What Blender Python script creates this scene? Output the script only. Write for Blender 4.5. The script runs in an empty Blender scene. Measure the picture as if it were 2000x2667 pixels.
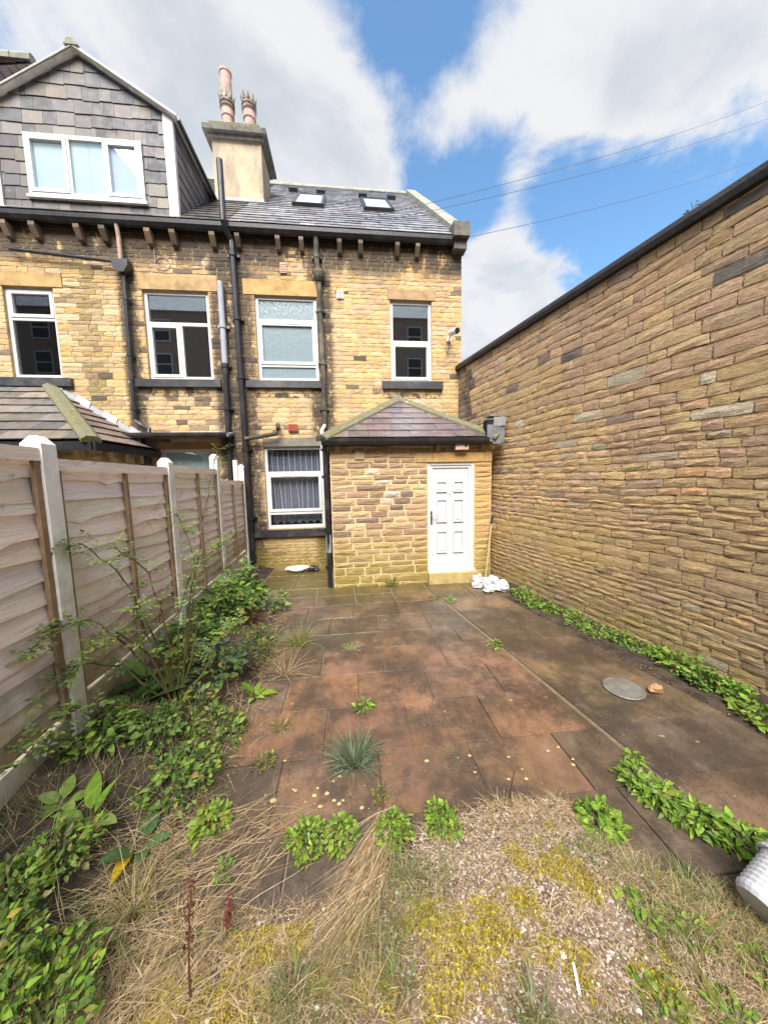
import bpy, math, random
from math import radians, sin, cos, pi, sqrt, atan2
from mathutils import Vector, Matrix, noise as mnoise

scene = bpy.context.scene
COL = scene.collection
rng = random.Random(7)

# ------------------------------------------------------------------ camera
PITCH, ROLL, YAW, CAM_H = radians(5.83), radians(1.141), radians(6.05), 1.85
_f = Vector((sin(YAW)*cos(PITCH), cos(YAW)*cos(PITCH), -sin(PITCH)))
_r = Vector((cos(YAW), -sin(YAW), 0.0))
_d = _f.cross(_r)
_R = cos(ROLL)*_r + sin(ROLL)*_d
_D = cos(ROLL)*_d - sin(ROLL)*_r
cam_data = bpy.data.cameras.new('camera')
cam_data.sensor_fit = 'HORIZONTAL'
cam_data.sensor_width = 36.0
cam_data.lens = 846.0/2000.0*36.0
cam_data.clip_start = 0.02
cam_data.clip_end = 2000.0
cam = bpy.data.objects.new('camera', cam_data)
COL.objects.link(cam)
cam.matrix_world = Matrix(((_R.x, -_D.x, -_f.x, 0), (_R.y, -_D.y, -_f.y, 0), (_R.z, -_D.z, -_f.z, CAM_H), (0, 0, 0, 1)))
scene.camera = cam

# ------------------------------------------------------------------ sky and sun
SUN_EL, SUN_AZ = radians(50), radians(189)      # azimuth clockwise from +Y (north): behind the camera
world = bpy.data.worlds.new('World')
scene.world = world
world.use_nodes = True
wn, wl = world.node_tree.nodes, world.node_tree.links
wn.clear()
def wnode(t, **k):
    n = wn.new(t)
    for a, b in k.items():
        setattr(n, a, b)
    return n
def wmath(op, a, b=None, c=None):
    n = wnode('ShaderNodeMath', operation=op)
    for i, v in enumerate((a, b, c)):
        if v is None: continue
        if isinstance(v, (int, float)): n.inputs[i].default_value = v
        else: wl.new(v, n.inputs[i])
    return n.outputs[0]
sky = wnode('ShaderNodeTexSky', sky_type='NISHITA', sun_disc=False)
sky.sun_elevation = SUN_EL
sky.sun_rotation = SUN_AZ
sky.altitude = 100
sky.air_density = 1.0
sky.dust_density = 0.35
sky.ozone_density = 1.0
tc = wnode('ShaderNodeTexCoord')
sep = wnode('ShaderNodeSeparateXYZ')
wl.new(tc.outputs['Generated'], sep.inputs[0])
zz = wmath('ADD', wmath('MAXIMUM', sep.outputs[2], 0.0), 0.22)
cmb = wnode('ShaderNodeCombineXYZ')
wl.new(wmath('DIVIDE', sep.outputs[0], zz), cmb.inputs[0])
wl.new(wmath('DIVIDE', sep.outputs[1], zz), cmb.inputs[1])
def wnoise(scale, detail, rough, dist, offs):
    ad = wnode('ShaderNodeVectorMath', operation='ADD')
    wl.new(cmb.outputs[0], ad.inputs[0]); ad.inputs[1].default_value = offs
    n = wnode('ShaderNodeTexNoise')
    n.inputs['Scale'].default_value = scale; n.inputs['Detail'].default_value = detail
    n.inputs['Roughness'].default_value = rough; n.inputs['Distortion'].default_value = dist
    wl.new(ad.outputs[0], n.inputs['Vector'])
    return n.outputs[0]
n1 = wnoise(3.4, 10, 0.60, 0.35, (3.1, 1.7, 0))
n2 = wnoise(1.3, 2, 0.5, 0.0, (7.3, 2.2, 0))
dens = wmath('ADD', wmath('MULTIPLY', n1, 2.3), wmath('MULTIPLY', n2, 0.45))
low = wnode('ShaderNodeMapRange', interpolation_type='SMOOTHSTEP')      # more cloud towards the horizon
wl.new(sep.outputs[2], low.inputs[0]); low.inputs[1].default_value = 0.42; low.inputs[2].default_value = 0.1; low.inputs[3].default_value = 0.0; low.inputs[4].default_value = 0.35
dens = wmath('ADD', dens, low.outputs[0])
# large cloud banks (+) and gaps (-) of this sky: direction, radius in degrees, weight
BANKS = [((-.374, .626, .685), 9, .26), ((-.279, .664, .693), 13, .26), ((-.140, .638, .757), 10, .22), ((-.189, .715, .673), 11, .20), ((-.052, .673, .738), 8, .20),
         ((.0, .713, .701), 8, .28), ((.042, .750, .660), 4.5, .26), ((.10, .690, .716), 7, .26), ((.19, .66, .725), 5, .06), ((.361, .574, .735), 7, .14), ((.294, .640, .710), 10, .22), ((.423, .609, .671), 12, .26),
         ((.565, .531, .631), 10, .22), ((.477, .626, .617), 7, .20), ((.318, .687, .654), 7, .2), ((.649, .535, .541), 5, .06), ((.316, .776, .545), 8, .24), ((.431, .780, .445), 9, .22),
         ((.431, .810, .398), 10, .24), ((.360, .876, .320), 14, .26), ((-.462, .585, .667), 8, -.42), ((.159, .747, .645), 8, -.24), ((-.026, .765, .645), 5, -.10), ((.333, .718, .611), 6, -.42), ((.25, .745, .62), 5, -.25),
         ((.019, .607, .795), 8, -.42), ((.125, .600, .785), 8, -.42), ((.23, .56, .795), 6, -.25), ((.15, .71, .69), 4, -.15), ((.626, .608, .488), 12, -.28), ((.474, .672, .569), 5, -.2), ((.587, .676, .446), 8, -.22), ((.107, .662, .741), 3.5, -.12), ((.64, .40, .66), 5, -.2), ((.615, .52, .59), 9, .30), ((.40, .70, .59), 6, -.40), ((.25, .77, .585), 5, -.25), ((.66, .56, .50), 7, -.25), ((.50, .68, .53), 6, -.25), ((.72, .40, .57), 6, -.2), ((.45, .46, .765), 7, -.25)]
for d, rd, wgt in BANKS:
    dp = wnode('ShaderNodeVectorMath', operation='DOT_PRODUCT')
    wl.new(tc.outputs['Generated'], dp.inputs[0]); dp.inputs[1].default_value = Vector(d).normalized()
    mr = wnode('ShaderNodeMapRange', interpolation_type='SMOOTHSTEP')
    wl.new(dp.outputs['Value'], mr.inputs[0])
    mr.inputs[1].default_value = cos(radians(rd*1.45)); mr.inputs[2].default_value = cos(radians(rd*.25))
    mr.inputs[3].default_value = 0.0; mr.inputs[4].default_value = wgt*1.0
    dens = wmath('ADD', dens, mr.outputs[0])
cov = wnode('ShaderNodeMapRange', interpolation_type='SMOOTHSTEP')
wl.new(dens, cov.inputs[0])
cov.inputs[1].default_value = 1.20; cov.inputs[2].default_value = 1.72
cov.inputs[3].default_value = 0.03; cov.inputs[4].default_value = 0.95
n3 = wnoise(3.0, 7, 0.55, 0.3, (3.1, 1.9, 0.25))
shade = wnode('ShaderNodeMapRange', interpolation_type='SMOOTHSTEP')
wl.new(wmath('ADD', wmath('MULTIPLY', n3, 1.2), wmath('MULTIPLY', dens, 0.22)), shade.inputs[0])
shade.inputs[1].default_value = 0.92; shade.inputs[2].default_value = 1.28
cramp = wnode('ShaderNodeMix', data_type='RGBA')
wl.new(shade.outputs[0], cramp.inputs[0])
CLOUD = 3.5
cramp.inputs[6].default_value = (CLOUD*1.05, CLOUD*1.05, CLOUD*1.06, 1)
cramp.inputs[7].default_value = (CLOUD*0.74, CLOUD*0.79, CLOUD*0.86, 1)
skyc = wnode('ShaderNodeMix', data_type='RGBA', blend_type='MULTIPLY')
skyc.inputs[0].default_value = 1.0
wl.new(sky.outputs[0], skyc.inputs[6]); skyc.inputs[7].default_value = (.82, 1.13, 1.22, 1)
mixs = wnode('ShaderNodeMix', data_type='RGBA')
wl.new(cov.outputs[0], mixs.inputs[0]); wl.new(skyc.outputs[2], mixs.inputs[6]); wl.new(cramp.outputs[2], mixs.inputs[7])
bg = wnode('ShaderNodeBackground')
bg.inputs[1].default_value = 0.1
wl.new(mixs.outputs[2], bg.inputs[0])
wo = wnode('ShaderNodeOutputWorld')
wl.new(bg.outputs[0], wo.inputs[0])

sun_d = bpy.data.lights.new('sun', 'SUN')
sun_d.energy = 4.3
sun_d.angle = radians(40)
sun_d.color = (1.0, 0.95, 0.88)
sun = bpy.data.objects.new('sun', sun_d)
COL.objects.link(sun)
sv = Vector((sin(SUN_AZ)*cos(SUN_EL), cos(SUN_AZ)*cos(SUN_EL), sin(SUN_EL)))
sun.rotation_euler = sv.to_track_quat('Z', 'Y').to_euler()
sun.location = sv*40

vs = scene.view_settings
vs.view_transform = 'Standard'
vs.look = 'None'
vs.gamma = 1.0
vs.use_curve_mapping = False
vs.exposure = 1.32
scene.render.engine = 'CYCLES'
scene.cycles.max_bounces = 6
scene.cycles.transparent_max_bounces = 12

# ------------------------------------------------------------------ object helpers
WLOC = {}
def tag(o, label=None, cat=None, group=None, kind=None):
    if label: o['label'] = label
    if cat: o['category'] = cat
    if group: o['group'] = group
    if kind: o['kind'] = kind
    return o
def link(o, parent, w):
    COL.objects.link(o)
    w = Vector(w)
    WLOC[o.name] = w
    if parent is not None:
        o.parent = parent
        o.location = w - WLOC[parent.name]
    else:
        o.location = w
    return o
def thing(name, loc, label, cat, group=None):
    return tag(link(bpy.data.objects.new(name, None), None, loc), label, cat, group)
class MB:
    """collects faces (each with a tint) and builds them as ONE mesh object"""
    def __init__(s): s.v = []; s.f = []; s.c = []
    def add(s, vs_, fs, tint=(1, 1, 1)):
        b = len(s.v)
        s.v.extend(tuple(p) for p in vs_)
        s.f.extend(tuple(i+b for i in q) for q in fs)
        s.c.extend([tint]*len(vs_))
    def box(s, x0, x1, y0, y1, z0, z1, tint=(1, 1, 1), jit=0.0, ch=0.0):
        j = lambda: rng.uniform(-jit, jit) if jit else 0.0
        if ch:
            P = [(x0, y0, z0), (x1, y0, z0), (x1, y1, z0), (x0, y1, z0), (x0, y0, z1-ch), (x1, y0, z1-ch), (x1, y1, z1-ch), (x0, y1, z1-ch),
                 (x0+ch, y0+ch, z1), (x1-ch, y0+ch, z1), (x1-ch, y1-ch, z1), (x0+ch, y1-ch, z1)]
            F = [(0, 3, 2, 1), (0, 1, 5, 4), (1, 2, 6, 5), (2, 3, 7, 6), (3, 0, 4, 7), (4, 5, 9, 8), (5, 6, 10, 9), (6, 7, 11, 10), (7, 4, 8, 11), (8, 9, 10, 11)]
        else:
            P = [(x0, y0, z0), (x1, y0, z0), (x1, y1, z0), (x0, y1, z0), (x0, y0, z1), (x1, y0, z1), (x1, y1, z1), (x0, y1, z1)]
            F = [(0, 3, 2, 1), (0, 1, 5, 4), (1, 2, 6, 5), (2, 3, 7, 6), (3, 0, 4, 7), (4, 5, 6, 7)]
        s.add([(a+j(), b+j(), c+j()) for a, b, c in P], F, tint)
        return s
    def obox(s, O, u, v, w, tint=(1, 1, 1)):
        """box from a corner and three edge vectors"""
        O, u, v, w = Vector(O), Vector(u), Vector(v), Vector(w)
        P = [O, O+u, O+u+v, O+v, O+w, O+u+w, O+u+v+w, O+v+w]
        s.add(P, [(0, 3, 2, 1), (0, 1, 5, 4), (1, 2, 6, 5), (2, 3, 7, 6), (3, 0, 4, 7), (4, 5, 6, 7)], tint)
        return s
    def tube(s, path, rad, n=8, tint=(1, 1, 1), caps=True):
        path = [Vector(p) for p in path]
        m = len(path)
        R = rad if isinstance(rad, (list, tuple)) else [rad]*m
        rings = []
        for i, p in enumerate(path):
            t = (path[min(i+1, m-1)] - path[max(i-1, 0)]).normalized()
            a = t.cross(Vector((0.31, 0.22, 0.93)))
            if a.length < .2: a = t.cross(Vector((1, 0, 0)))
            a.normalize(); b = t.cross(a)
            rings += [p + R[i]*(cos(2*pi*k/n)*a + sin(2*pi*k/n)*b) for k in range(n)]
        F = [(i*n+k, i*n+(k+1) % n, (i+1)*n+(k+1) % n, (i+1)*n+k) for i in range(m-1) for k in range(n)]
        if caps: F += [tuple(range(n))[::-1], tuple((m-1)*n+k for k in range(n))]
        s.add(rings, F, tint)
        return s
    def lathe(s, c, prof, n=16, tint=(1, 1, 1), caps=True):
        c = Vector(c)
        P = [c + Vector((r*cos(2*pi*k/n), r*sin(2*pi*k/n), z)) for r, z in prof for k in range(n)]
        m = len(prof)
        F = [(i*n+k, i*n+(k+1) % n, (i+1)*n+(k+1) % n, (i+1)*n+k) for i in range(m-1) for k in range(n)]
        if caps: F += [tuple(range(n))[::-1], tuple((m-1)*n+k for k in range(n))]
        s.add(P, F, tint)
        return s
    def prism(s, poly, d, tint=(1, 1, 1)):
        """polygon (3d points) extruded by d"""
        poly = [Vector(p) for p in poly]; d = Vector(d); n = len(poly)
        s.add(poly+[p+d for p in poly], [tuple(range(n))[::-1], tuple(range(n, 2*n))]+[(i, (i+1) % n, n+(i+1) % n, n+i) for i in range(n)], tint)
        return s
    def build(s, name, mat, parent=None, smooth=False, kind=None, origin=None):
        if origin is None:
            n = max(1, len(s.v))
            lo = [min(p[i] for p in s.v) for i in range(3)]; hi = [max(p[i] for p in s.v) for i in range(3)]
            origin = Vector(((lo[0]+hi[0])/2, (lo[1]+hi[1])/2, lo[2]))
        origin = Vector(origin)
        me = bpy.data.meshes.new(name)
        me.from_pydata([(p[0]-origin.x, p[1]-origin.y, p[2]-origin.z) for p in s.v], [], s.f)
        at = me.color_attributes.new('tint', 'FLOAT_COLOR', 'POINT')
        flat = []
        for c in s.c: flat += [c[0], c[1], c[2], 1.0]
        at.data.foreach_set('color', flat)
        if smooth: me.polygons.foreach_set('use_smooth', [True]*len(me.polygons))
        me.materials.append(mat)
        me.update()
        o = link(bpy.data.objects.new(name, me), parent, origin)
        if kind: o['kind'] = kind
        return o

# ------------------------------------------------------------------ materials
class NT:
    def __init__(s, name):
        s.m = bpy.data.materials.new(name); s.m.use_nodes = True
        s.n, s.l = s.m.node_tree.nodes, s.m.node_tree.links
        s.p = s.n['Principled BSDF']
        s.pos = s.n.new('ShaderNodeNewGeometry').outputs['Position']
        a = s.n.new('ShaderNodeAttribute'); a.attribute_name = 'tint'; s.tint = a.outputs['Color']
    def put(s, sock, v):
        if hasattr(v, 'is_linked') or hasattr(v, 'links'): s.l.new(v, sock)
        elif isinstance(v, (tuple, list)) and len(v) == 3 and len(sock.default_value) == 4: sock.default_value = (*v, 1)
        else: sock.default_value = v
    def noise(s, scale, detail=4, rough=0.55, vec=None, stretch=None, dist=0.0):
        v = vec or s.pos
        if stretch:
            mp = s.n.new('ShaderNodeMapping'); s.l.new(v, mp.inputs[0]); mp.inputs['Scale'].default_value = stretch; v = mp.outputs[0]
        t = s.n.new('ShaderNodeTexNoise')
        t.inputs['Scale'].default_value = scale; t.inputs['Detail'].default_value = detail
        t.inputs['Roughness'].default_value = rough; t.inputs['Distortion'].default_value = dist
        s.l.new(v, t.inputs['Vector'])
        return t.outputs[0]
    def rng(s, v, a, b, c=0.0, d=1.0, smooth=True):
        m = s.n.new('ShaderNodeMapRange')
        if smooth: m.interpolation_type = 'SMOOTHSTEP'
        s.put(m.inputs[0], v)
        for i, x in enumerate((a, b, c, d)): m.inputs[i+1].default_value = x
        return m.outputs[0]
    def mix(s, f, a, b, mode='MIX'):
        m = s.n.new('ShaderNodeMix'); m.data_type = 'RGBA'; m.blend_type = mode
        s.put(m.inputs[0], f); s.put(m.inputs[6], a); s.put(m.inputs[7], b)
        return m.outputs[2]
    def math(s, op, a, b=0.0):
        m = s.n.new('ShaderNodeMath'); m.operation = op
        s.put(m.inputs[0], a); s.put(m.inputs[1], b)
        return m.outputs[0]
    def gain(s, col, f, lo, hi):
        """colour scaled by lo..hi as f goes 0..1"""
        g = s.rng(f, 0.25, 0.75, lo, hi, False)
        c = s.n.new('ShaderNodeCombineXYZ')
        for i in range(3): s.l.new(g, c.inputs[i])
        return s.mix(1.0, col, c.outputs[0], 'MULTIPLY')
    def xyz(s):
        q = s.n.new('ShaderNodeSeparateXYZ'); s.l.new(s.pos, q.inputs[0]); return q.outputs
    def bump(s, h, dist=0.01, strength=1.0, prev=None):
        b = s.n.new('ShaderNodeBump'); b.inputs['Distance'].default_value = dist; b.inputs['Strength'].default_value = strength
        s.put(b.inputs['Height'], h)
        if prev is not None: s.l.new(prev, b.inputs['Normal'])
        s.l.new(b.outputs[0], s.p.inputs['Normal'])
        return b.outputs[0]
    def done(s, col, rough=0.8, spec=0.5, metal=0.0):
        s.put(s.p.inputs['Base Color'], col); s.put(s.p.inputs['Roughness'], rough)
        s.p.inputs['Specular IOR Level'].default_value = spec; s.p.inputs['Metallic'].default_value = metal
        return s.m
M = {}
def stone_mat(name, soot, algae_top, algae, patch=0.0, house_stains=False):
    t = NT(name)
    bed = t.noise(9, 5, 0.65, stretch=(1, 1, 7), dist=0.5)
    fine = t.noise(55, 4, 0.7)
    big = t.noise(1.3, 4, 0.6)
    mid = t.noise(7, 4, 0.6)
    c = t.gain(t.tint, bed, 0.70, 1.3)
    c = t.gain(c, fine, 0.72, 1.25)
    c = t.mix(t.rng(mid, 0.55, 0.75, 0, .35), c, (.36, .2, .07))
    cr = t.noise(14, 5, .6, stretch=(1, 1, 9), dist=.9)
    c = t.mix(t.rng(cr, .60, .70, 0, .45), c, (.13, .09, .055))
    if patch:
        pn = t.noise(.85, 5, .62, dist=.4)
        c = t.mix(t.rng(pn, .50, .64, 0, patch), c, (.58, .40, .16))
        c = t.mix(t.rng(pn, .48, .36, 0, patch), c, (.42, .28, .18))
        c = t.gain(c, t.noise(22, 4, .65, stretch=(1, 1, 3.5)), .72, 1.22)
    # soot: dark weathering in drifting patches and streaks
    sf = t.noise(2.2, 6, 0.68, stretch=(1, 1, 0.55))
    c = t.mix(t.rng(t.math('ADD', t.math('MULTIPLY', sf, .7), t.math('MULTIPLY', bed, .3)), 0.50, 0.68, 0, soot), c, (.075, .06, .048))
    if house_stains:     # run-off stains under the gutter and down the pipe runs of the tall wall
        x_, y_, z_ = t.xyz()
        m_ = t.math('MULTIPLY', t.rng(z_, 5.55, 6.5, 0, .95), t.rng(sf, .32, .52))
        for xp, wd in ((-2.05, .50), (-2.36, .36), (-.47, .42), (-4.05, .28)):
            m_ = t.math('MAXIMUM', m_, t.math('MULTIPLY', t.rng(t.math('ABSOLUTE', t.math('SUBTRACT', x_, xp)), .04, wd, .8, 0), t.rng(mid, .26, .48)))
        for xa, xb, zs in ((-1.99, -.45, 3.72), (.74, 2.06, 3.72), (-4.03, -2.43, 3.72)):
            inx = t.math('MULTIPLY', t.rng(x_, xa-.05, xa+.1), t.rng(x_, xb-.1, xb+.05, 1, 0))
            m_ = t.math('MAXIMUM', m_, t.math('MULTIPLY', t.math('MULTIPLY', inx, t.rng(t.math('ABSOLUTE', t.math('SUBTRACT', z_, zs-.12)), .0, .16, .7, 0)), t.rng(mid, .4, .6)))
        m_ = t.math('MULTIPLY', m_, t.rng(y_, 6.5, 6.8))
        c = t.mix(t.rng(t.math('ADD', m_, t.math('MULTIPLY', t.math('SUBTRACT', bed, .5), .5)), .14, .6, 0, .88), c, (.05, .038, .03))
    # green algae climbing from the damp ground
    z = t.xyz()[2]
    h = t.math('ADD', z, t.math('MULTIPLY', t.math('SUBTRACT', big, .5), algae_top*1.3))
    c = t.mix(t.math('MULTIPLY', t.rng(h, 0.05, algae_top, 1, 0), t.rng(mid, .3, .6, .25*algae, algae)), c, (.25, .19, .03))
    n = t.bump(bed, 0.016)
    t.bump(fine, 0.004, prev=n)
    return t.done(c, t.rng(mid, .3, .7, .7, .92), .35)
M['stone'] = stone_mat('weathered_sandstone', .24, .9, .8, 0.0, True)
M['stone_yard'] = stone_mat('yard_wall_sandstone', .16, .5, .4, .55)
def plain_noise(name, col, rough, lo=.8, hi=1.2, scale=18, bump=0.003, spec=.4, dirt=None, dirt_amt=0.0, use_tint=False, bscale=40, metal=0.0):
    t = NT(name)
    a = t.noise(scale, 4, .6)
    c = t.tint if use_tint else col
    c = t.gain(c, a, lo, hi) if not isinstance(c, tuple) else t.gain(t.mix(0.0, c, c), a, lo, hi)
    if dirt: c = t.mix(t.rng(t.noise(3.1, 6, .65), .45, .7, 0, dirt_amt), c, dirt)
    if bump: t.bump(t.noise(bscale, 4, .6), bump)
    return t.done(c, rough, spec, metal)
M['mortar'] = plain_noise('lime_mortar', (.44, .31, .17), .95, .7, 1.25, 14, .006, .2, (.09, .07, .05), .5)
M['mortar_light'] = plain_noise('repointed_mortar', (.62, .47, .28), .95, .8, 1.15, 14, .006, .2, (.3, .24, .08), .35)
def yard_mortar():
    t = NT('yard_wall_mortar')
    pn = t.noise(.85, 5, .62, dist=.4)
    c = t.mix(t.rng(pn, .50, .64, 0, .45), (.56, .41, .25), (.57, .43, .20))
    c = t.mix(t.rng(pn, .48, .36, 0, .45), c, (.42, .295, .20))
    c = t.gain(c, t.noise(30, 4, .65), .72, 1.2)
    c = t.mix(t.rng(t.noise(9, 5, .65, stretch=(1, 1, 4)), .50, .62, 0, .85), c, (.07, .05, .035))
    t.bump(t.noise(24, 4, .65), .014)
    return t.done(c, .95, .2)
M['mortar_yard'] = yard_mortar()
M['dressed'] = plain_noise('dressed_sandstone', (1, 1, 1), .85, .72, 1.25, 6, .004, .3, (.09, .07, .05), .45, True)
M['sill'] = plain_noise('black_painted_stone', (.022, .022, .026), .45, .7, 1.6, 12, .003, .5, (.2, .19, .18), .3)
M['black'] = plain_noise('black_painted_iron', (.014, .014, .016), .38, .6, 1.6, 20, .0015, .5, (.09, .08, .07), .35)
M['iron_old'] = plain_noise('lichened_old_iron', (.045, .04, .035), .8, .6, 1.6, 20, .004, .3, (.25, .23, .15), .5)
M['pvc_grey'] = plain_noise('grey_pvc_pipe', (.3, .31, .34), .5, .85, 1.1, 8, 0, .4)
M['upvc'] = plain_noise('white_upvc', (.55, .55, .54), .28, .93, 1.04, 5, 0, .5, (.5, .47, .4), .12)
M['door_upvc'] = plain_noise('white_door_skin', (.52, .53, .55), .3, .97, 1.02, 5, 0, .5, (.6, .57, .5), .06)
M['white_paint'] = plain_noise('weathered_white_paint', (.56, .54, .50), .6, .85, 1.08, 8, .001, .4, (.35, .3, .24), .3)
M['slate'] = None
def slate_mat(name, rough0, rough1, lich, lcol):
    t = NT(name)
    a = t.noise(7, 5, .65); b = t.noise(40, 4, .7)
    c = t.gain(t.tint, a, .65, 1.35); c = t.gain(c, b, .85, 1.15)
    c = t.mix(t.rng(t.noise(4.5, 6, .7), .52, .72, 0, lich), c, lcol)
    t.bump(b, .003)
    return t.done(c, t.rng(a, .3, .7, rough0, rough1), .5)
M['slate_wet'] = slate_mat('wet_roof_slate', .16, .36, .25, (.3, .29, .25))
M['slate_dry'] = slate_mat('hung_slate', .5, .75, .35, (.27, .23, .18))
M['slate_porch'] = slate_mat('purple_slate', .35, .55, .2, (.22, .2, .14))
M['stone_slate'] = slate_mat('stone_roof_slate', .4, .65, .35, (.16, .15, .1))
M['brown_tile'] = slate_mat('brown_roof_tile', .6, .8, .3, (.2, .19, .13))
M['underlay'] = plain_noise('dark_roof_void', (.02, .02, .022), .9, .8, 1.2, 10, 0, .2)
def moss_cap():
    t = NT('mossy_ridge_tile')
    a = t.noise(9, 5, .65); b = t.noise(45, 4, .7)
    c = t.mix(t.rng(a, .38, .62), (.17, .15, .12), (.16, .155, .06))
    c = t.gain(c, b, .5, 1.4)
    c = t.mix(t.rng(t.noise(14, 4, .6), .62, .72, 0, .7), c, (.5, .48, .4))
    t.bump(b, .012)
    return t.done(c, .95, .2)
M['moss_cap'] = moss_cap()
def render_mat():
    t = NT('stained_chimney_render')
    a = t.noise(1.6, 6, .65, stretch=(1.6, 1, .5)); b = t.noise(30, 4, .6)
    c = t.mix(t.rng(a, .38, .62), (.46, .36, .25), (.27, .22, .17))
    c = t.gain(c, b, .85, 1.15)
    c = t.mix(t.rng(t.noise(3.4, 6, .7), .5, .7, 0, .5), c, (.38, .25, .13))
    t.bump(b, .004)
    return t.done(c, .9, .25)
M['render'] = render_mat()
M['cap_stone'] = plain_noise('sooty_cap_stone', (.10, .09, .08), .9, .6, 1.6, 10, .006, .25, (.26, .25, .2), .45)
M['coping_grey'] = plain_noise('lichened_coping', (.27, .27, .22), .9, .7, 1.25, 8, .006, .25, (.13, .12, .09), .5)
M['terracotta'] = plain_noise('chimney_terracotta', (.46, .31, .26), .85, .7, 1.25, 12, .003, .3, (.2, .19, .15), .5)
M['pot_lichen'] = plain_noise('lichened_pot_crown', (.16, .12, .1), .9, .5, 1.8, 12, .006, .3, (.5, .5, .38), .6)
M['lead'] = plain_noise('lead_flashing', (.2, .205, .22), .5, .8, 1.2, 8, .002, .5)
M['felt'] = plain_noise('dark_coping', (.022, .02, .021), .55, .6, 1.6, 7, .008, .4, (.06, .05, .045), .5)
M['terracotta_vent'] = plain_noise('red_vent', (.36, .09, .06), .8, .8, 1.15, 20, .002, .3)
M['vent_pink'] = plain_noise('pink_vent', (.5, .33, .26), .85, .8, 1.15, 20, .002, .3)
M['white_plastic'] = plain_noise('white_plastic', (.66, .67, .69), .4, .9, 1.05, 8, .001, .5, (.4, .37, .3), .3)
M['dark_plastic'] = plain_noise('dark_plastic', (.02, .02, .022), .3, .8, 1.2, 8, 0, .5)
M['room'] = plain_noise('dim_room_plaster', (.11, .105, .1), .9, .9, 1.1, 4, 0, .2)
M['metal'] = plain_noise('dull_steel', (.35, .35, .35), .35, .8, 1.2, 15, 0, .5, metal=1.0)
def glass(name, base, refl, rough, tintc):
    m = bpy.data.materials.new(name); m.use_nodes = True
    n, l = m.node_tree.nodes, m.node_tree.links
    n.clear()
    out = n.new('ShaderNodeOutputMaterial')
    tr = n.new('ShaderNodeBsdfTransparent'); tr.inputs[0].default_value = (*tintc, 1)
    gl = n.new('ShaderNodeBsdfGlossy'); gl.inputs['Roughness'].default_value = rough; gl.inputs['Color'].default_value = (.95, .97, .97, 1)
    lw = n.new('ShaderNodeLayerWeight'); lw.inputs[0].default_value = .5      # facing term, the same from both sides of the pane
    pw = n.new('ShaderNodeMath'); pw.operation = 'POWER'; l.new(lw.outputs['Facing'], pw.inputs[0]); pw.inputs[1].default_value = 5.0
    ad = n.new('ShaderNodeMath'); ad.operation = 'MULTIPLY_ADD'; l.new(pw.outputs[0], ad.inputs[0]); ad.inputs[1].default_value = 1.0-refl; ad.inputs[2].default_value = refl
    mx = n.new('ShaderNodeMixShader'); l.new(ad.outputs[0], mx.inputs[0]); l.new(tr.outputs[0], mx.inputs[1]); l.new(gl.outputs[0], mx.inputs[2])
    l.new(mx.outputs[0], out.inputs[0])
    return m
M['glass'] = glass('window_glass', 0, .22, .0, (.92, .95, .95))
M['glass_dark'] = glass('dark_window_glass', 0, .09, .0, (.8, .83, .85))
M['glass_clear'] = glass('clear_window_glass', 0, .08, .0, (.93, .95, .95))
def frosted():
    t = NT('frosted_glass')
    w = t.noise(60, 2, .5, stretch=(1, 1, .25))
    t.bump(w, .004)
    return t.done(t.gain(t.mix(0.0, (.19, .245, .265), (.19, .245, .265)), w, .92, 1.08), .18, .7)
M['frosted'] = frosted()
def flat(name, col, rough=.6, spec=.4):
    return plain_noise(name, col, rough, .93, 1.07, 9, 0, spec)
M['roof_pane'] = plain_noise('painted_sky_pane', (.62, .70, .72), .08, .97, 1.03, 3, 0, .8)  # sky reflected in the roof windows, painted as a pale base colour
M['blind_cyan'] = flat('pale_blue_blind', (.70, .84, .86))
M['blind_lilac'] = flat('pale_lilac_blind', (.62, .63, .86))
M['curtain'] = flat('blue_grey_curtain', (.14, .145, .195), .8)
M['curtain_edge'] = flat('pale_curtain_edge', (.6, .62, .66), .8)
# ground, wood, plants
def slab_mat():
    t = NT('wet_paving_slab')
    big = t.noise(1.1, 5, .62, dist=.6); mid = t.noise(4.2, 5, .65); fine = t.noise(70, 4, .7); st = t.noise(9, 4, .6, stretch=(1, .25, 1))
    c = t.mix(t.rng(big, .36, .62), (.082, .057, .038), (.165, .108, .072))
    c = t.mix(t.rng(t.noise(1.7, 4, .6, dist=.3), .5, .66, 0, .6), c, (.165, .115, .06))
    c = t.mix(1.0, c, t.tint, 'MULTIPLY')
    c = t.mix(t.rng(t.noise(1.9, 12, .78), .42, .58, 0, .8), c, (.050, .037, .027))
    c = t.mix(t.rng(t.noise(5, 10, .8), .54, .64, 0, .4), c, (.2, .16, .12))
    c = t.gain(c, st, .82, 1.16)
    c = t.gain(c, fine, .78, 1.22)
    c = t.mix(t.rng(t.noise(16, 2, .4), .74, .77, 0, .7), c, (.34, .29, .21))
    y = t.xyz()
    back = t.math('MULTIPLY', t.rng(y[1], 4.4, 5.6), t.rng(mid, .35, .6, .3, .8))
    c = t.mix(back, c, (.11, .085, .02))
    t.bump(fine, .003)
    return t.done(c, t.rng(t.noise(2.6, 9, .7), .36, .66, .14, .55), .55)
M['slab'] = slab_mat()
M['joint'] = plain_noise('paving_joint_sand', (.17, .13, .085), .95, .6, 1.4, 30, .004, .2, (.1, .09, .03), .5)
M['concrete'] = plain_noise('weathered_concrete', (.84, .81, .75), .9, .85, 1.1, 10, .003, .25, (.4, .36, .24), .45)
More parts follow.
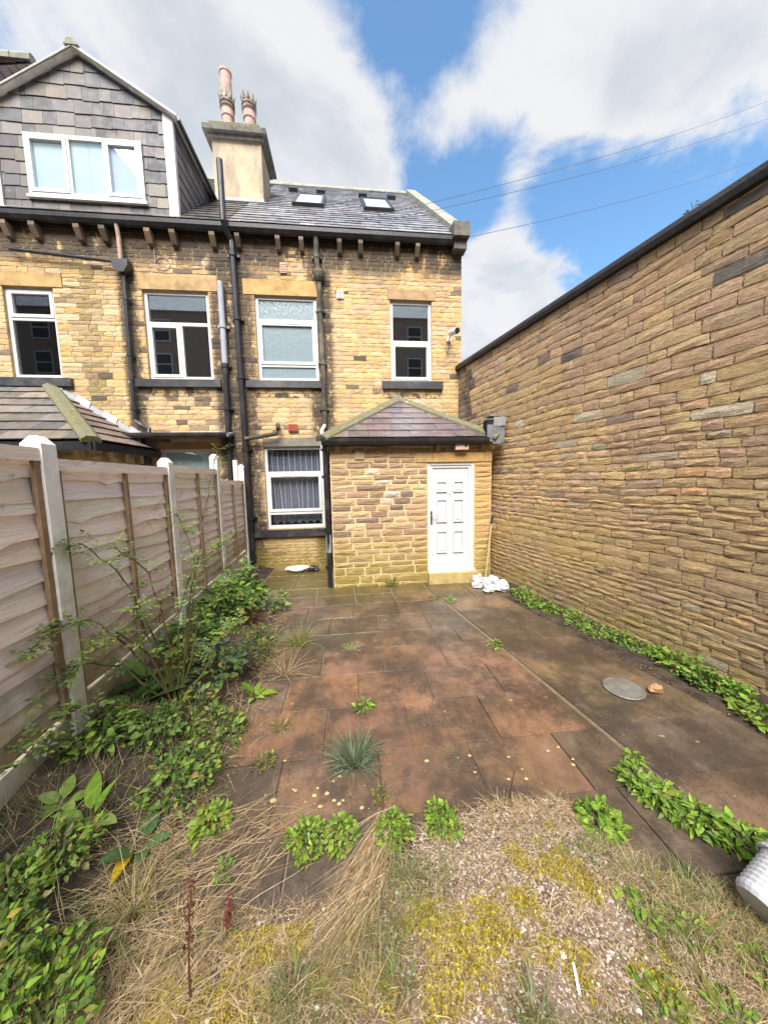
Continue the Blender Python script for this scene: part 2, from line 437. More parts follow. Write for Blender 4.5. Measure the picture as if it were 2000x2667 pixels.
def gravel_board():
    t = NT('algae_stained_concrete')
    a = t.noise(3, 5, .65)
    c = t.mix(t.rng(a, .35, .65), (.66, .62, .55), (.4, .33, .2))
    c = t.mix(t.rng(t.xyz()[2], .1, .42, .55, .05), c, (.28, .23, .1))
    t.bump(t.noise(40, 3, .6), .003)
    return t.done(c, .9, .25)
M['gravel_board'] = gravel_board()
def wood():
    t = NT('weathered_fence_board')
    g = t.noise(5, 6, .65, stretch=(1, .9, 16), dist=.8); big = t.noise(1.7, 4, .6)
    kn = t.noise(4.3, 3, .5, dist=1.2)
    c = t.mix(t.rng(big, .35, .65), (.90, .80, .72), (.86, .73, .62))
    c = t.mix(1.0, c, t.tint, 'MULTIPLY')
    c = t.gain(c, g, .74, 1.14)
    c = t.mix(t.rng(t.noise(1.3, 8, .75, stretch=(1, 1, 2.5)), .56, .68, 0, .45), c, (.42, .32, .25))
    c = t.mix(t.rng(kn, .64, .76, 0, .45), c, (.23, .12, .085))
    c = t.mix(t.math('MULTIPLY', t.rng(t.xyz()[2], .2, 1.25, 1, 0), t.rng(t.noise(2.3, 6, .65), .3, .55, .35, .95)), c, (.24, .16, .05))
    t.bump(g, .004)
    return t.done(c, .85, .25)
M['wood'] = wood()
M['batten'] = plain_noise('fence_batten', (.30, .2, .12), .85, .7, 1.25, 14, .002, .25, (.15, .12, .05), .5)
M['timber'] = plain_noise('bare_timber', (.46, .34, .2), .75, .8, 1.2, 14, .001, .3)
M['soil'] = None
def soil():
    t = NT('damp_soil')
    a = t.noise(6, 6, .7); b = t.noise(60, 4, .7); big = t.noise(1.6, 4, .6)
    c = t.mix(t.rng(a, .35, .65), (.035, .025, .019), (.085, .062, .045))
    q = t.xyz()
    fg = t.math('MULTIPLY', t.rng(q[1], 1.35, 1.75, 1, 0), t.rng(q[0], -.75, -.35))
    c = t.mix(fg, c, t.mix(t.rng(a, .35, .6), (.13, .085, .05), (.22, .16, .12)))
    c = t.gain(c, b, .5, 1.5)
    t.bump(b, .01)
    return t.done(c, .95, .2)
M['soil'] = soil()
M['pebble'] = plain_noise('rubble_pebble', (1, 1, 1), .9, .8, 1.2, 40, .002, .25, None, 0, True)
def leaf_mat(name, rough=.75, trans=.34, spec=.2):
    t = NT(name)
    c = t.gain(t.tint, t.noise(45, 4, .7), .62, 1.35)
    t.done(c, rough, spec)
    tr = t.n.new('ShaderNodeBsdfTranslucent'); t.l.new(c, tr.inputs[0])
    mx = t.n.new('ShaderNodeMixShader'); mx.inputs[0].default_value = trans
    t.l.new(t.p.outputs[0], mx.inputs[1]); t.l.new(tr.outputs[0], mx.inputs[2])
    t.l.new(mx.outputs[0], t.n['Material Output'].inputs[0])
    return t.m
M['leaf'] = leaf_mat('green_leaf')
M['straw'] = leaf_mat('dry_grass_blade', .8, .25, .2)
M['moss'] = leaf_mat('moss', .9, .2, .15)
M['stem'] = plain_noise('plant_stem', (1, 1, 1), .7, .8, 1.2, 20, 0, .3, None, 0, True)
M['bag'] = plain_noise('crumpled_plastic', (.52, .52, .51), .4, .85, 1.06, 9, .004, .5, (.45, .42, .36), .3)
M['wire'] = flat('overhead_wire', (.12, .12, .13), .6)
M['brick_far'] = plain_noise('far_brown_brick', (.30, .235, .195), .9, .75, 1.25, 5, 0, .2)
M['ground'] = plain_noise('far_ground', (.12, .1, .075), .95, .7, 1.3, 2, 0, .2)
# ------------------------------------------------------------------ building helpers
def V3(*a): return Vector(a)
Zu = Vector((0, 0, 1))
def apparent(c, area):
    """rough picture size of a piece, 0 when out of view"""
    p = Vector(c) - Vector((0, 0, CAM_H))
    w = p.dot(_f)
    if w < .2: return 0.0
    x, y = p.dot(_R)/w, p.dot(_D)/w
    if abs(x) > 1.2 or abs(y) > 1.6: return 0.0
    return area/(w*w)
def vary(c, a=.12):
    k = 1+rng.uniform(-a, a)
    return (c[0]*k*(1+rng.uniform(-.06, .06)), c[1]*k, c[2]*k*(1+rng.uniform(-.1, .1)))
WARP = [0.0]
def stone_geom(mb, O, u, n, s0, s1, z0, z1, proud, tint):
    nu, nv = 4, 3
    jj = 1+WARP[0]*40
    P = []
    ang = rng.uniform(-.5, .5); pk = rng.uniform(.25, .75)
    for j in range(nv):
        for i in range(nu):
            fu, fv = i/(nu-1), j/(nv-1)
            edge = i in (0, nu-1) or j in (0, nv-1)
            corner = i in (0, nu-1) and j in (0, nv-1)
            a, b = s0+(s1-s0)*fu, z0+(z1-z0)*fv
            if corner:
                a += (.009 if i == 0 else -.009)*rng.uniform(-.2, 1); b += (.007 if j == 0 else -.007)*rng.uniform(-.3, 1)
            elif edge:
                a += rng.uniform(-.004, .004)*jj; b += rng.uniform(-.005, .005)*jj
            else:
                a += rng.uniform(-.1, .1)*(s1-s0)*.5; b += rng.uniform(-.2, .2)*(z1-z0)
            d = proud*(rng.uniform(.15, .5) if edge else rng.uniform(.7, 1.2)) + ang*proud*(fv-.5)
            if WARP[0]: b += WARP[0]*(mnoise.noise(Vector((a*1.3, b*1.5, 7)))+.5*mnoise.noise(Vector((a*3.7, b*3, 2))))
            P.append(O + u*a + Zu*b + n*max(d, .003))
    per = [0, 1, 2, 3, 7, 11, 10, 9, 8, 4]
    F = [(j*nu+i, j*nu+i+1, (j+1)*nu+i+1, (j+1)*nu+i) for j in range(nv-1) for i in range(nu-1)]
    b = len(P)
    P += [P[k] - n*(.02+max(0, (P[k]-O).dot(n))) for k in per]
    F += [(per[k], b+k, b+(k+1) % len(per), per[(k+1) % len(per)]) for k in range(len(per))]
    mb.add(P, F, tint)
def stones(parent, mat, O, u, n, W, levels, holes, tintfn, gap, proud, lens, rowh, limit=300, name='stone', first=0.0):
    O, u, n = Vector(O), Vector(u), Vector(n)
    out = []
    for za, zb in zip(levels[:-1], levels[1:]):
        k = max(1, round((zb-za)/rng.uniform(*rowh)))
        ws = [rng.uniform(.75, 1.3) for _ in range(k)]
        t = za
        for w in ws:
            z0, z1 = t, t+(zb-za)*w/sum(ws); t = z1
            blk = sorted((h[0], h[1]) for h in holes if h[2] < z1-.004 and h[3] > z0+.004)
            free, x = [], first
            for a, b in blk:
                if a > x: free.append((x, a))
                x = max(x, b)
            if x < W: free.append((x, W))
            for a, b in free:
                x = a
                while x < b-.03:
                    L = rng.uniform(*lens)*(.8+.6*rng.random()*(z1-z0)/.11)
                    if b-(x+L) < lens[0]*.7: L = b-x
                    out.append((x+gap/2, x+L-gap/2, z0+gap/2, z1-gap/2))
                    x += L
    sc = sorted(((apparent(O+u*((a+b)/2)+Zu*((c+d)/2), (b-a)*(d-c)), i) for i, (a, b, c, d) in enumerate(out)), reverse=True)
    solo = {i for s, i in sc[:limit] if s > 0}
    rest = MB()
    for i, (a, b, c, d) in enumerate(out):
        if b-a < .015: continue
        tn = tintfn((a+b)/2, (c+d)/2)
        pr = proud*rng.uniform(.6, 1.3)
        if i in solo:
            m = MB(); stone_geom(m, O, u, n, a, b, c, d, pr, tn); m.build(name, mat, parent)
        else:
            stone_geom(rest, O, u, n, a, b, c, d, pr, tn)
    if rest.v: rest.build(name+'_courses', mat, parent, kind='stuff')
    return len(out)
def wall_sheet(mb, O, u, n, W, z0, z1, holes, reveal, first=0.0):
    """flat backing with real openings and their reveals"""
    O, u, n = Vector(O), Vector(u), Vector(n)
    xs = sorted({first, W, *[h[0] for h in holes], *[h[1] for h in holes]}); zs = sorted({z0, z1, *[h[2] for h in holes], *[h[3] for h in holes]})
    for a, b in zip(xs[:-1], xs[1:]):
        for c, d in zip(zs[:-1], zs[1:]):
            mx, mz = (a+b)/2, (c+d)/2
            if any(h[0] < mx < h[1] and h[2] < mz < h[3] for h in holes): continue
            mb.add([O+u*a+Zu*c, O+u*b+Zu*c, O+u*b+Zu*d, O+u*a+Zu*d], [(0, 1, 2, 3)])
    for a, b, c, d in holes:
        q = [O+u*a+Zu*c, O+u*b+Zu*c, O+u*b+Zu*d, O+u*a+Zu*d]
        for i in range(4):
            p, r = q[i], q[(i+1) % 4]
            mb.add([p, r, r-n*reveal, p-n*reveal], [(0, 3, 2, 1)])
def clip(poly, a, b, c):
    out = []
    for i in range(len(poly)):
        p, q = poly[i], poly[(i+1) % len(poly)]
        dp, dq = a*p[0]+b*p[1]-c, a*q[0]+b*q[1]-c
        if dp <= 1e-9: out.append(p)
        if (dp < -1e-9 and dq > 1e-9) or (dp > 1e-9 and dq < -1e-9):
            t = dp/(dp-dq); out.append((p[0]+(q[0]-p[0])*t, p[1]+(q[1]-p[1])*t))
    return out
def area2(p): return .5*sum(p[i][0]*p[(i+1) % len(p)][1]-p[(i+1) % len(p)][0]*p[i][1] for i in range(len(p))) if len(p) > 2 else 0
def lay_slates(parent, mat, O, U, V, N, outline, expo, wid, tints, holes=(), limit=300, lift=.016, th=.007, name='slate', lap=1.22, wj=.22, ragged=1.0):
    O, U, V, N = Vector(O), Vector(U).normalized(), Vector(V).normalized(), Vector(N).normalized()
    u0, u1 = min(p[0] for p in outline), max(p[0] for p in outline); v0, v1 = min(p[1] for p in outline), max(p[1] for p in outline)
    pcs, v, row = [], v0, 0
    while v < v1:
        e = expo*rng.uniform(.95, 1.05)
        x = u0 - wid*rng.uniform(.05, .95)
        while x < u1:
            w = wid*rng.uniform(1-wj, 1+wj)
            dv = rng.uniform(-.006, .006)*ragged
            base = [(x+.002, v+dv), (x+w-.002, v+dv+rng.uniform(-.004, .004)*ragged), (x+w-.002, v+e*lap), (x+.002, v+e*lap)]
            parts = [base]
            for ha, hb, hc, hd in holes:
                nx = []
                for p in parts:
                    nx.append(clip(p, 1, 0, ha)); nx.append(clip(p, -1, 0, -hb))
                    mid = clip(clip(p, -1, 0, -ha), 1, 0, hb)
                    if mid: nx.append(clip(mid, 0, 1, hc)); nx.append(clip(mid, 0, -1, -hd))
                parts = [p for p in nx if len(p) > 2]
            for p in parts:
                for i in range(len(outline)):
                    a, b = outline[i], outline[(i+1) % len(outline)]
                    nx_, ny_ = b[1]-a[1], -(b[0]-a[0])
                    p = clip(p, nx_, ny_, nx_*a[0]+ny_*a[1])
                    if len(p) < 3: break
                if len(p) > 2 and abs(area2(p)) > 4e-4: pcs.append((p, v, e))
            x += w
        v += e; row += 1
    def geom(mb, p, v, e, tn):
        tilt = rng.uniform(-.002, .002)
        bot = [O+U*a+V*b+N*(lift*(1-(b-v)/(e*lap))+tilt) for a, b in p]
        mb.prism(bot, N*th, tn)
    sc = sorted(((apparent(O+U*p[0][0]+V*p[0][1], abs(area2(p))), i) for i, (p, v, e) in enumerate(pcs)), reverse=True)
    solo = {i for s, i in sc[:limit] if s > 0}
    rest = MB()
    for i, (p, v, e) in enumerate(pcs):
        tn = vary(rng.choice(tints), .16)
        if i in solo:
            m = MB(); geom(m, p, v, e, tn); m.build(name, mat, parent)
        else: geom(rest, p, v, e, tn)
    if rest.v: rest.build(name+'_courses', mat, parent, kind='stuff')
    return len(pcs)
def bars(mb, x0, x1, z0, z1, y0, y1, w):
    """rectangular frame of four butted bars, front face at y0"""
    mb.box(x0, x0+w, y0, y1, z0, z1); mb.box(x1-w, x1, y0, y1, z0, z1)
    mb.box(x0+w, x1-w, y0, y1, z0, z0+w); mb.box(x0+w, x1-w, y0, y1, z1-w, z1)
def window(parent, x0, x1, z0, z1, y, hbars, vbars, panes, room=True, fw=.06, mat='upvc', roomdepth=1.6):
    m = MB(); bars(m, x0, x1, z0, z1, y, y+.07, fw)
    w = m.build('window', M[mat], parent)
    for a, b, c, d in hbars: MB().box(a, b, y+.003, y+.066, c, d).build('transom', M[mat], w)
    for a, b, c, d in vbars: MB().box(a, b, y+.004, y+.065, c, d).build('mullion', M[mat], w)
    for a, b, c, d, sash, gm in panes:
        if sash:
            q = MB(); bars(q, a, b, c, d, y-.012, y+.05, .055); q.build('sash', M[mat], w)
            a, b, c, d = a+.05, b-.05, c+.05, d-.05
        MB().box(a, b, y+.028, y+.034, c, d).build('pane', M[gm], w)
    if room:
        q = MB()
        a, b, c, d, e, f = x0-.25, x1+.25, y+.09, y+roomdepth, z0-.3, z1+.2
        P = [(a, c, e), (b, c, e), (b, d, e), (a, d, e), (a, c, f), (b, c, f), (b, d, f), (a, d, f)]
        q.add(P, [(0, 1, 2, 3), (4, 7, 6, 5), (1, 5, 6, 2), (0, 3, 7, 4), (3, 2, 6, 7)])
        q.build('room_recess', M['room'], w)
    return w
def drainpipe(parent, path, r, mat, collars=(), name='drainpipe', n=12):
    o = MB().tube(path, r, n).build(name, M[mat], parent, smooth=False)
    for c in collars:
        q = MB(); c = Vector(c)
        q.tube([c-Zu*.035, c+Zu*.035], r*1.28, n)
        q.box(c.x-r*1.9, c.x+r*1.9, c.y+r*.6, c.y+r*1.5, c.z-.02, c.z+.02)
        q.build('bracket', M[mat], o)
    return o

# ------------------------------------------------------------------ ground
def smooth(t): t = max(0.0, min(1.0, t)); return t*t*(3-2*t)
def lerp_tab(tab, x):
    if x <= tab[0][0]: return tab[0][1]
    for (a, b), (c, d) in zip(tab[:-1], tab[1:]):
        if x <= c: return b+(d-b)*(x-a)/(c-a)
    return tab[-1][1]
MOUND = [(-.75, 1.22), (-.59, 1.25), (-.16, 1.25), (.15, 1.30), (.3, 1.48), (.72, 1.58), (1.15, 1.57), (1.32, 1.35), (1.36, 1.15), (1.6, 1.10), (1.75, 1.02), (2.4, .95)]
BEDX = [(-2, -.62), (.9, -.70), (1.4, -.93), (2.0, -.90), (2.7, -.80), (3.5, -.86), (4.5, -1.0), (4.75, -1.5), (6, -1.62), (8, -1.62)]
def terrain(x, y):
    e = lerp_tab(BEDX, y)
    z = .21*smooth((e-x)/.85)
    z += .10*smooth((lerp_tab(MOUND, x)-y)/.4)
    q = smooth((e-x)/.15)+smooth((lerp_tab(MOUND, x)-y)/.12)
    if q > 0:
        z += min(q, 1)*(.03*mnoise.noise(Vector((x*2.3, y*2.3, 0)))+.012*mnoise.noise(Vector((x*9, y*9, 3))))
    return z
def soil_z(x, y):
    e = lerp_tab(BEDX, y)
    q = max(smooth((e-x+.03)/.08), smooth((lerp_tab(MOUND, x)-y+.03)/.08))
    right = smooth((x-(2.37+(4.48-y)*.18))/.08)
    return terrain(x, y) - .035*(1-max(q, right)) + right*.012*mnoise.noise(Vector((x*8, y*8, 1)))
g = MB(); g.add([(-400, -400, -.12), (400, -400, -.12), (400, 400, -.12), (-400, 400, -.12)], [(0, 1, 2, 3)])
tag(g.build('ground', M['ground']), kind='structure')
g = MB()
gx0, gx1, gy0, gy1, gs = -2.12, 3.6, -1.2, 7.2, .04
NX, NY = int((gx1-gx0)/gs)+1, int((gy1-gy0)/gs)+1
for j in range(NY):
    for i in range(NX):
        x, y = gx0+i*gs, gy0+j*gs
        g.v.append((x, y, soil_z(x, y)))
g.c = [(1, 1, 1)]*len(g.v)
g.f = [(j*NX+i, j*NX+i+1, (j+1)*NX+i+1, (j+1)*NX+i) for j in range(NY-1) for i in range(NX-1)]
tag(g.build('soil', M['soil'], smooth=True), kind='structure')
g = MB(); g.box(-8, -2.13, -1.2, 7.2, -.2, .02); tag(g.build('neighbour_yard_ground', M['ground']), kind='structure')

# paving: bedding sheet and slabs in rows parallel to the house
pv = MB()
pv.add([(-1.7, .5, -.014), (2.62, .5, -.014), (2.02, 5.46, -.014), (-1.7, 5.46, -.014)], [(0, 1, 2, 3)])
pv.add([(-1.9, 5.46, -.014), (2.6, 5.46, -.014), (2.6, 7.05, -.014), (-1.9, 7.05, -.014)], [(0, 1, 2, 3)])
paving = tag(pv.build('paving', M['joint']), kind='structure')
SLAB_T = [(1.0, 1.0, 1.0), (1.1, 1.03, .97), (.92, .92, .93), (1.14, 1.06, 1.0), (.86, .87, .88), (1.05, .98, .93), (.96, .99, .93)]
def slab(q, tint=None):
    """q: four corners (x,y) anticlockwise"""
    cx, cy = sum(p[0] for p in q)/4, sum(p[1] for p in q)/4
    if min(terrain(*p) for p in q) > .05: return
    g_ = .004
    top, dz = [], rng.uniform(-.003, .002)
    for p in q:
        d = Vector((cx-p[0], cy-p[1])).normalized()
        top.append((p[0]+d.x*g_, p[1]+d.y*g_, dz+rng.uniform(-.0035, .0025)))
    P = [(p[0], p[1], -.05) for p in top]+[(p[0], p[1], p[2]-.006) for p in top]
    P += [(p[0]+(cx-p[0])*.012, p[1]+(cy-p[1])*.016, p[2]) for p in top]
    F = [(0, 1, 5, 4), (1, 2, 6, 5), (2, 3, 7, 6), (3, 0, 4, 7), (4, 5, 9, 8), (5, 6, 10, 9), (6, 7, 11, 10), (7, 4, 8, 11), (8, 9, 10, 11)]
    m = MB(); red = max(0, 1-(((cx-.45)/1.5)**2+((cy-2.5)/1.15)**2)); tn = vary(rng.choice(SLAB_T), .08)
    m.add(P, F, tint or (tn[0]*(1+.55*red), tn[1]*(1+.2*red), tn[2]*(1+.08*red))); m.build('slab', M['slab'], paving)
ROWS = [4.665, 4.24, 3.775, 3.40, 2.945, 2.50, 2.035, 1.60, 1.15, .70]
JX = {0: .0, 1: .33, 2: -.03, 3: .30, 4: .03, 5: .40, 6: .76-.62, 7: -.36, 8: .1}
def joint_x(y): return 1.353+(4.785-y)*.1518
def edge_x(y): return 2.36+(4.48-y)*.18
for r in range(len(ROWS)-1):
    ya, yb = ROWS[r+1], ROWS[r]
    x = JX[r] - .625*3
    while x < joint_x(ya)-.02:
        a0 = x+rng.uniform(-.01, .01); b0 = x+.625
        if b0 > joint_x(ya)-.2:
            slab([(a0, ya), (joint_x(ya)-.018, ya), (joint_x(yb)-.018, yb), (a0, yb)]); break
        slab([(a0, ya), (b0, ya), (b0, yb), (a0, yb)])
        x += .625
    slab([(joint_x(ya)+.022, ya+.02), (edge_x(ya)+rng.uniform(-.02, .03), ya+.02), (edge_x(yb)+rng.uniform(-.02, .03), yb+.02), (joint_x(yb)+.022, yb+.02)])
x = -1.15
while x < 2.3:
    slab([(x, 4.69), (x+.6, 4.69), (x+.57, 5.09), (x-.02, 5.09)]); slab([(x-.02, 5.10), (x+.57, 5.10), (x+.55, 5.50), (x-.04, 5.50)]); x += .612
for yy in (5.52, 5.93, 6.36):
    for xx in (-1.6, -.98):
        slab([(xx, yy), (xx+.6, yy), (xx+.6, yy+.41), (xx, yy+.41)], (.8, .85, .6))

# ------------------------------------------------------------------ the house whose yard this is
YF = 7.0
house = thing('terraced_house', (.2, 7.0, 0), 'end of terrace sandstone house with slate roof, two roof windows and white back door', 'house')
X0, X1 = -2.1, 2.465
WIN = {3: (-1.735, -.54, 3.875, 5.50), 4: (.95, 1.82, 3.89, 5.50), 5: (-1.725, -.53, .85, 2.56)}
def rel(t, x0): return (t[0]-x0, t[1]-x0, t[2], t[3])
hw = MB()
wall_sheet(hw, (X0, YF+.005, 0), (1, 0, 0), (0, -1, 0), X1-X0-.01, -.12, 6.7, [rel(w, X0) for w in WIN.values()], .16)
RY, RZ = 12.0, 11.54          # ridge
EY, EZ = 6.83, 6.68           # eaves
hw.add([(X1-.01, YF+.005, -.12), (X1-.01, 2*RY-YF, -.12), (X1-.01, 2*RY-YF, 6.7), (X1-.01, RY, RZ-.05), (X1-.01, YF+.005, 6.7)], [(0, 1, 2, 3, 4)])
hw.add([(X0, 2*RY-YF, -.12), (X1-.01, 2*RY-YF, -.12), (X1-.01, 2*RY-YF, 6.7), (X0, 2*RY-YF, 6.7)], [(0, 3, 2, 1)])
hwall = hw.build('wall', M['mortar'], house)
LIGHT = [(.52, .36, .17), (.55, .41, .22), (.50, .33, .14), (.53, .38, .22), (.48, .34, .19), (.53, .36, .16), (.46, .32, .18)]
DARK = [(.12, .09, .065), (.16, .115, .08), (.22, .155, .10), (.28, .195, .12)]
def wmix(c, d, t): return tuple(a+(b-a)*t for a, b in zip(c, d))
def facade_tint(x, z):
    p = .02 if x > -.4 else .10
    if -2.95 < x < -.9 and 5.8 < z < 6.4: p = .55
    if x < -.45 and 2.6 < z < 3.7: p = .26
    if abs(x+2.15) < .36: p = max(p, .4)
    if abs(x+.47) < .14: p = .5
    if x < -.5 and z < 2.6: p = max(p, .2)
    if x > 2.25: p = .16
    p *= .6*(.55+.9*(mnoise.noise(Vector((x*1.1, z*1.1, 4)))*.5+.5))
    if rng.random() < p: return vary(rng.choice(DARK), .25)
    c = vary(rng.choice(LIGHT), .14)
    s = math.exp(-((x+4.75)/.22)**2)*(.6+.4*mnoise.noise(Vector((x*3, z*2, 1))))
    if s > .05 and z > 2.9: c = wmix(c, (.16, .13, .05), min(.75, s))
    g_ = math.exp(-((x-.75)/.35)**2-((z-6.15)/.22)**2)
    if g_ > .1: c = wmix(c, (.24, .2, .07), g_*.6)
    if 5.85 < z < 6.3 and 1.2 < x < 2.3: c = wmix(c, (.5, .24, .07), .4)
    if 5.9 < z < 6.3 and -2.75 < x < -2.2: c = wmix(c, (.6, .48, .38), .6)
    return c
LINT = [(-1.94, -.45, 5.50, 5.79), (.90, 1.90, 5.50, 5.70), (-1.73, -.53, 2.56, 2.72)]
SILL = [(-1.975, -.475, 3.72, 3.86), (.755, 2.045, 3.72, 3.875), (-1.985, -.48, .68, .83)]
FILL = [(-1.735, -.54, 3.80, 3.88), (.95, 1.82, 3.8, 3.9), (-1.725, -.53, .8, .86)]
holes = [rel(h, X0) for h in list(WIN.values())+LINT+SILL+FILL+[(-.30, 2.6, -.2, 2.45)]]
stones(hwall, M['stone'], (X0, YF, 0), (1, 0, 0), (0, -1, 0), X1-X0, [-.1, .68, .83, 2.56, 2.72, 3.72, 3.87, 5.50, 5.70, 5.79, 6.50], holes,
       lambda s, z: facade_tint(X0+s, z), .007, .008, (.12, .34), (.066, .10))
for i, (a, b, c, d) in enumerate(LINT):
    col = [(.45, .28, .11), (.34, .22, .12), (.2, .18, .15)][i]
    MB().box(a+.005, b-.005, YF-.016, YF+.15, c+.004, d-.004, col, .004).build('lintel', M['dressed'], house)
for a, b, c, d in SILL:
    MB().box(a, b, YF-.075, YF+.16, c, d, (1, 1, 1), .003).build('sill', M['sill'], house)
yw = YF+.05
x0, x1, z0, z1 = WIN[3]
w3 = window(house, x0, x1, z0, z1, yw, [(x0+.06, x1-.06, 5.0, 5.075), (x0+.06, x1-.06, 4.155, 4.215)], [],
            [(x0+.06, x1-.06, 5.075, z1-.06, False, 'frosted'), (x0+.05, x1-.05, 4.205, 5.01, True, 'frosted'), (x0+.06, x1-.06, z0+.06, 4.155, False, 'frosted')], room=False)
MB().box(-1.4, -.9, yw-.02, yw-.005, 4.985, 5.01).build('trickle_vent', M['white_plastic'], w3)
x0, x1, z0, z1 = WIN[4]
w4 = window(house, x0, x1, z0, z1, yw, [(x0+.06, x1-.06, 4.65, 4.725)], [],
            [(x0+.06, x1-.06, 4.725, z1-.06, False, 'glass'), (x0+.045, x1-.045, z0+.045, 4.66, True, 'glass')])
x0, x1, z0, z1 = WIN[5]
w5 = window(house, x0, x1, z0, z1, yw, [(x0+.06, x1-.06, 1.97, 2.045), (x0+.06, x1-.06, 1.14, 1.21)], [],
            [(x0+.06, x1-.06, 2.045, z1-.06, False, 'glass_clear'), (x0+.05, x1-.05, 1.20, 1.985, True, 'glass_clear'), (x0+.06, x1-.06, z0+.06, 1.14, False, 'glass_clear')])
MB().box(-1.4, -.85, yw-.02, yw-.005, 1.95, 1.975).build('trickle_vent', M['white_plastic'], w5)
cu = MB(); NP = 64
for k in range(NP+1):
    x = x0+.03+(x1-x0-.06)*k/NP
    yy = yw+.16+.022*sin(k*1.55)+.01*sin(k*.5)
    cu.v += [(x, yy, .95+.03*sin(k*.7)), (x, yy*.0+yw+.16+.018*sin(k*1.55), z1)]
cu.c = [(1, 1, 1)]*len(cu.v); cu.f = [(2*k, 2*k+2, 2*k+3, 2*k+1) for k in range(NP)]
cu.build('curtain', M['curtain'], w5, smooth=True)
for k in range(9):
    x = x0+.12+k*.118; dx = rng.uniform(.0, .07) if k < 5 else .01
    MB().tube([(x, yw+.125, z1-.05), (x+.01, yw+.12, 1.9), (x+dx, yw+.125, 1.15+rng.uniform(0, .08))], .0055, 5).build('curtain_edge', M['curtain_edge'], w5)
# roof of the house
rv = Vector((0, RY-EY, RZ-EZ)); rl = rv.length; RV = rv.normalized(); RN = Vector((1, 0, 0)).cross(RV)
def roof_at(y): return EZ+(y-EY)*(RZ-EZ)/(RY-EY)
rf = MB()
def roof_shell(mb, xa, xb):
    o = RN*-.02
    a, b, c = Vector((xa, EY, EZ))+o, Vector((xa, RY, RZ))+o, Vector((xa, 2*RY-EY, EZ))+o
    d = Vector((xb-xa, 0, 0))
    mb.add([a, a+d, b+d, b], [(0, 1, 2, 3)]); mb.add([b, b+d, c+d, c], [(0, 1, 2, 3)])
roof_shell(rf, X0, 2.3)
roof = rf.build('roof', M['underlay'], house)
SL_ROOF = [(.27, .265, .285), (.32, .31, .33), (.22, .215, .23), (.37, .36, .375), (.29, .275, .285)]
lay_slates(roof, M['slate_wet'], (X0, EY-.03, EZ-.03), (1, 0, 0), RV, RN, [(0, 0), (2.27-X0, 0), (2.27-X0, rl), (0, rl)], .285, .34, SL_ROOF, lift=.02, th=.009)
x = X0
while x < 2.2:
    m = MB(); m.prism([(x, RY-.16, RZ-.10), (x, RY-.15, RZ-.06), (x, RY-.05, RZ+.06), (x, RY+.05, RZ+.06), (x, RY+.15, RZ-.06), (x, RY+.16, RZ-.10)], (.44, 0, 0)); m.build('ridge_tile', M['coping_grey'], roof); x += .45
# gable coping slabs and the kneeler stone
L, k = rl+.05, 0.0
while k < L:
    e = min(k+.85, L)
    m = MB(); p = Vector((2.235, EY-.02, EZ-.01))
    m.obox(p+RV*(k+.004)-RN*.04, (.30, 0, 0), RV*(e-k-.008), RN*.15); m.build('gable_coping', M['coping_grey'], roof); k = e
m = MB(); m.prism([(2.20, 6.70, 6.60), (2.20, 6.70, 6.86), (2.20, 7.02, 6.92), (2.20, 7.02, 6.60)], (.33, 0, 0)); m.box(2.24, 2.50, 6.80, 7.02, 6.42, 6.598); m.build('kneeler', M['cap_stone'], house)
# roof windows
for xa in (-1.13, .56):
    s0 = (8.52-EY)/RV.y; O_ = Vector((xa, EY, EZ))+RV*s0
    m = MB(); u, wd, ln = Vector((1, 0, 0)), .74, 1.95
    for a, b, c, d in ((0, .07, 0, ln), (wd-.07, wd, 0, ln), (.07, wd-.07, 0, .10), (.07, wd-.07, ln-.1, ln)):
        m.obox(O_+u*a+RV*c+RN*.01, u*(b-a), RV*(d-c), RN*.09)
    sk = m.build('roof_window', M['dark_plastic'], house)
    MB().obox(O_+u*.07+RV*.1+RN*.07, u*(wd-.14), RV*(ln-.2), RN*.01).build('pane', M['roof_pane'], sk)
for xv, yv in ((-1.35, 10.55), (-.55, 10.45), (.66, 10.35), (1.5, 10.35)):
    p = Vector((xv-.12, yv, roof_at(yv)))
    MB().obox(p+RN*.0, (.24, 0, 0), RV*.35, RN*.12).build('roof_vent', M['dark_plastic'], house)
# fascia and gutter, stone corbels
MB().box(X0, 2.24, 6.915, 6.985, 6.50, 6.66).build('fascia', M['black'], house)
gp = [(0, -.06, .0), (0, -.055, -.06), (0, -.02, -.11), (0, .03, -.12), (0, .06, -.10), (0, .06, 0), (0, .05, 0), (0, .045, -.09), (0, -.015, -.10), (0, -.045, -.055), (0, -.05, 0)]
def gutter(parent, xa, xb, y, z, sc=1.0):
    m = MB(); n = len(gp)
    P = [(xa, y+b*sc, z+c*sc) for a, b, c in gp]+[(xb, y+b*sc, z+c*sc) for a, b, c in gp]
    m.add(P, [(i, (i+1) % n, n+(i+1) % n, n+i) for i in range(n)]+[tuple(range(n)), tuple(range(n, 2*n))[::-1]])
    return m.build('gutter', M['black'], parent)
gutter(house, X0+.002, 2.235, 6.85, 6.645, 1.1)
def corbel(parent, x, z0, z1, y, w=.085, out=.16, col=(.13, .10, .07)):
    m = MB(); m.prism([(x-w/2, y+.02, z0), (x-w/2, y-out*.45, z0+.02), (x-w/2, y-out, z1-.06), (x-w/2, y-out, z1), (x-w/2, y+.02, z1)], (w, 0, 0), vary(col, .3)); m.build('corbel', M['dressed'], parent)
for x in (-1.95, -1.21, -.77, -.04, .37, 1.10, 1.51): corbel(house, x, 6.28, 6.498, 6.99)
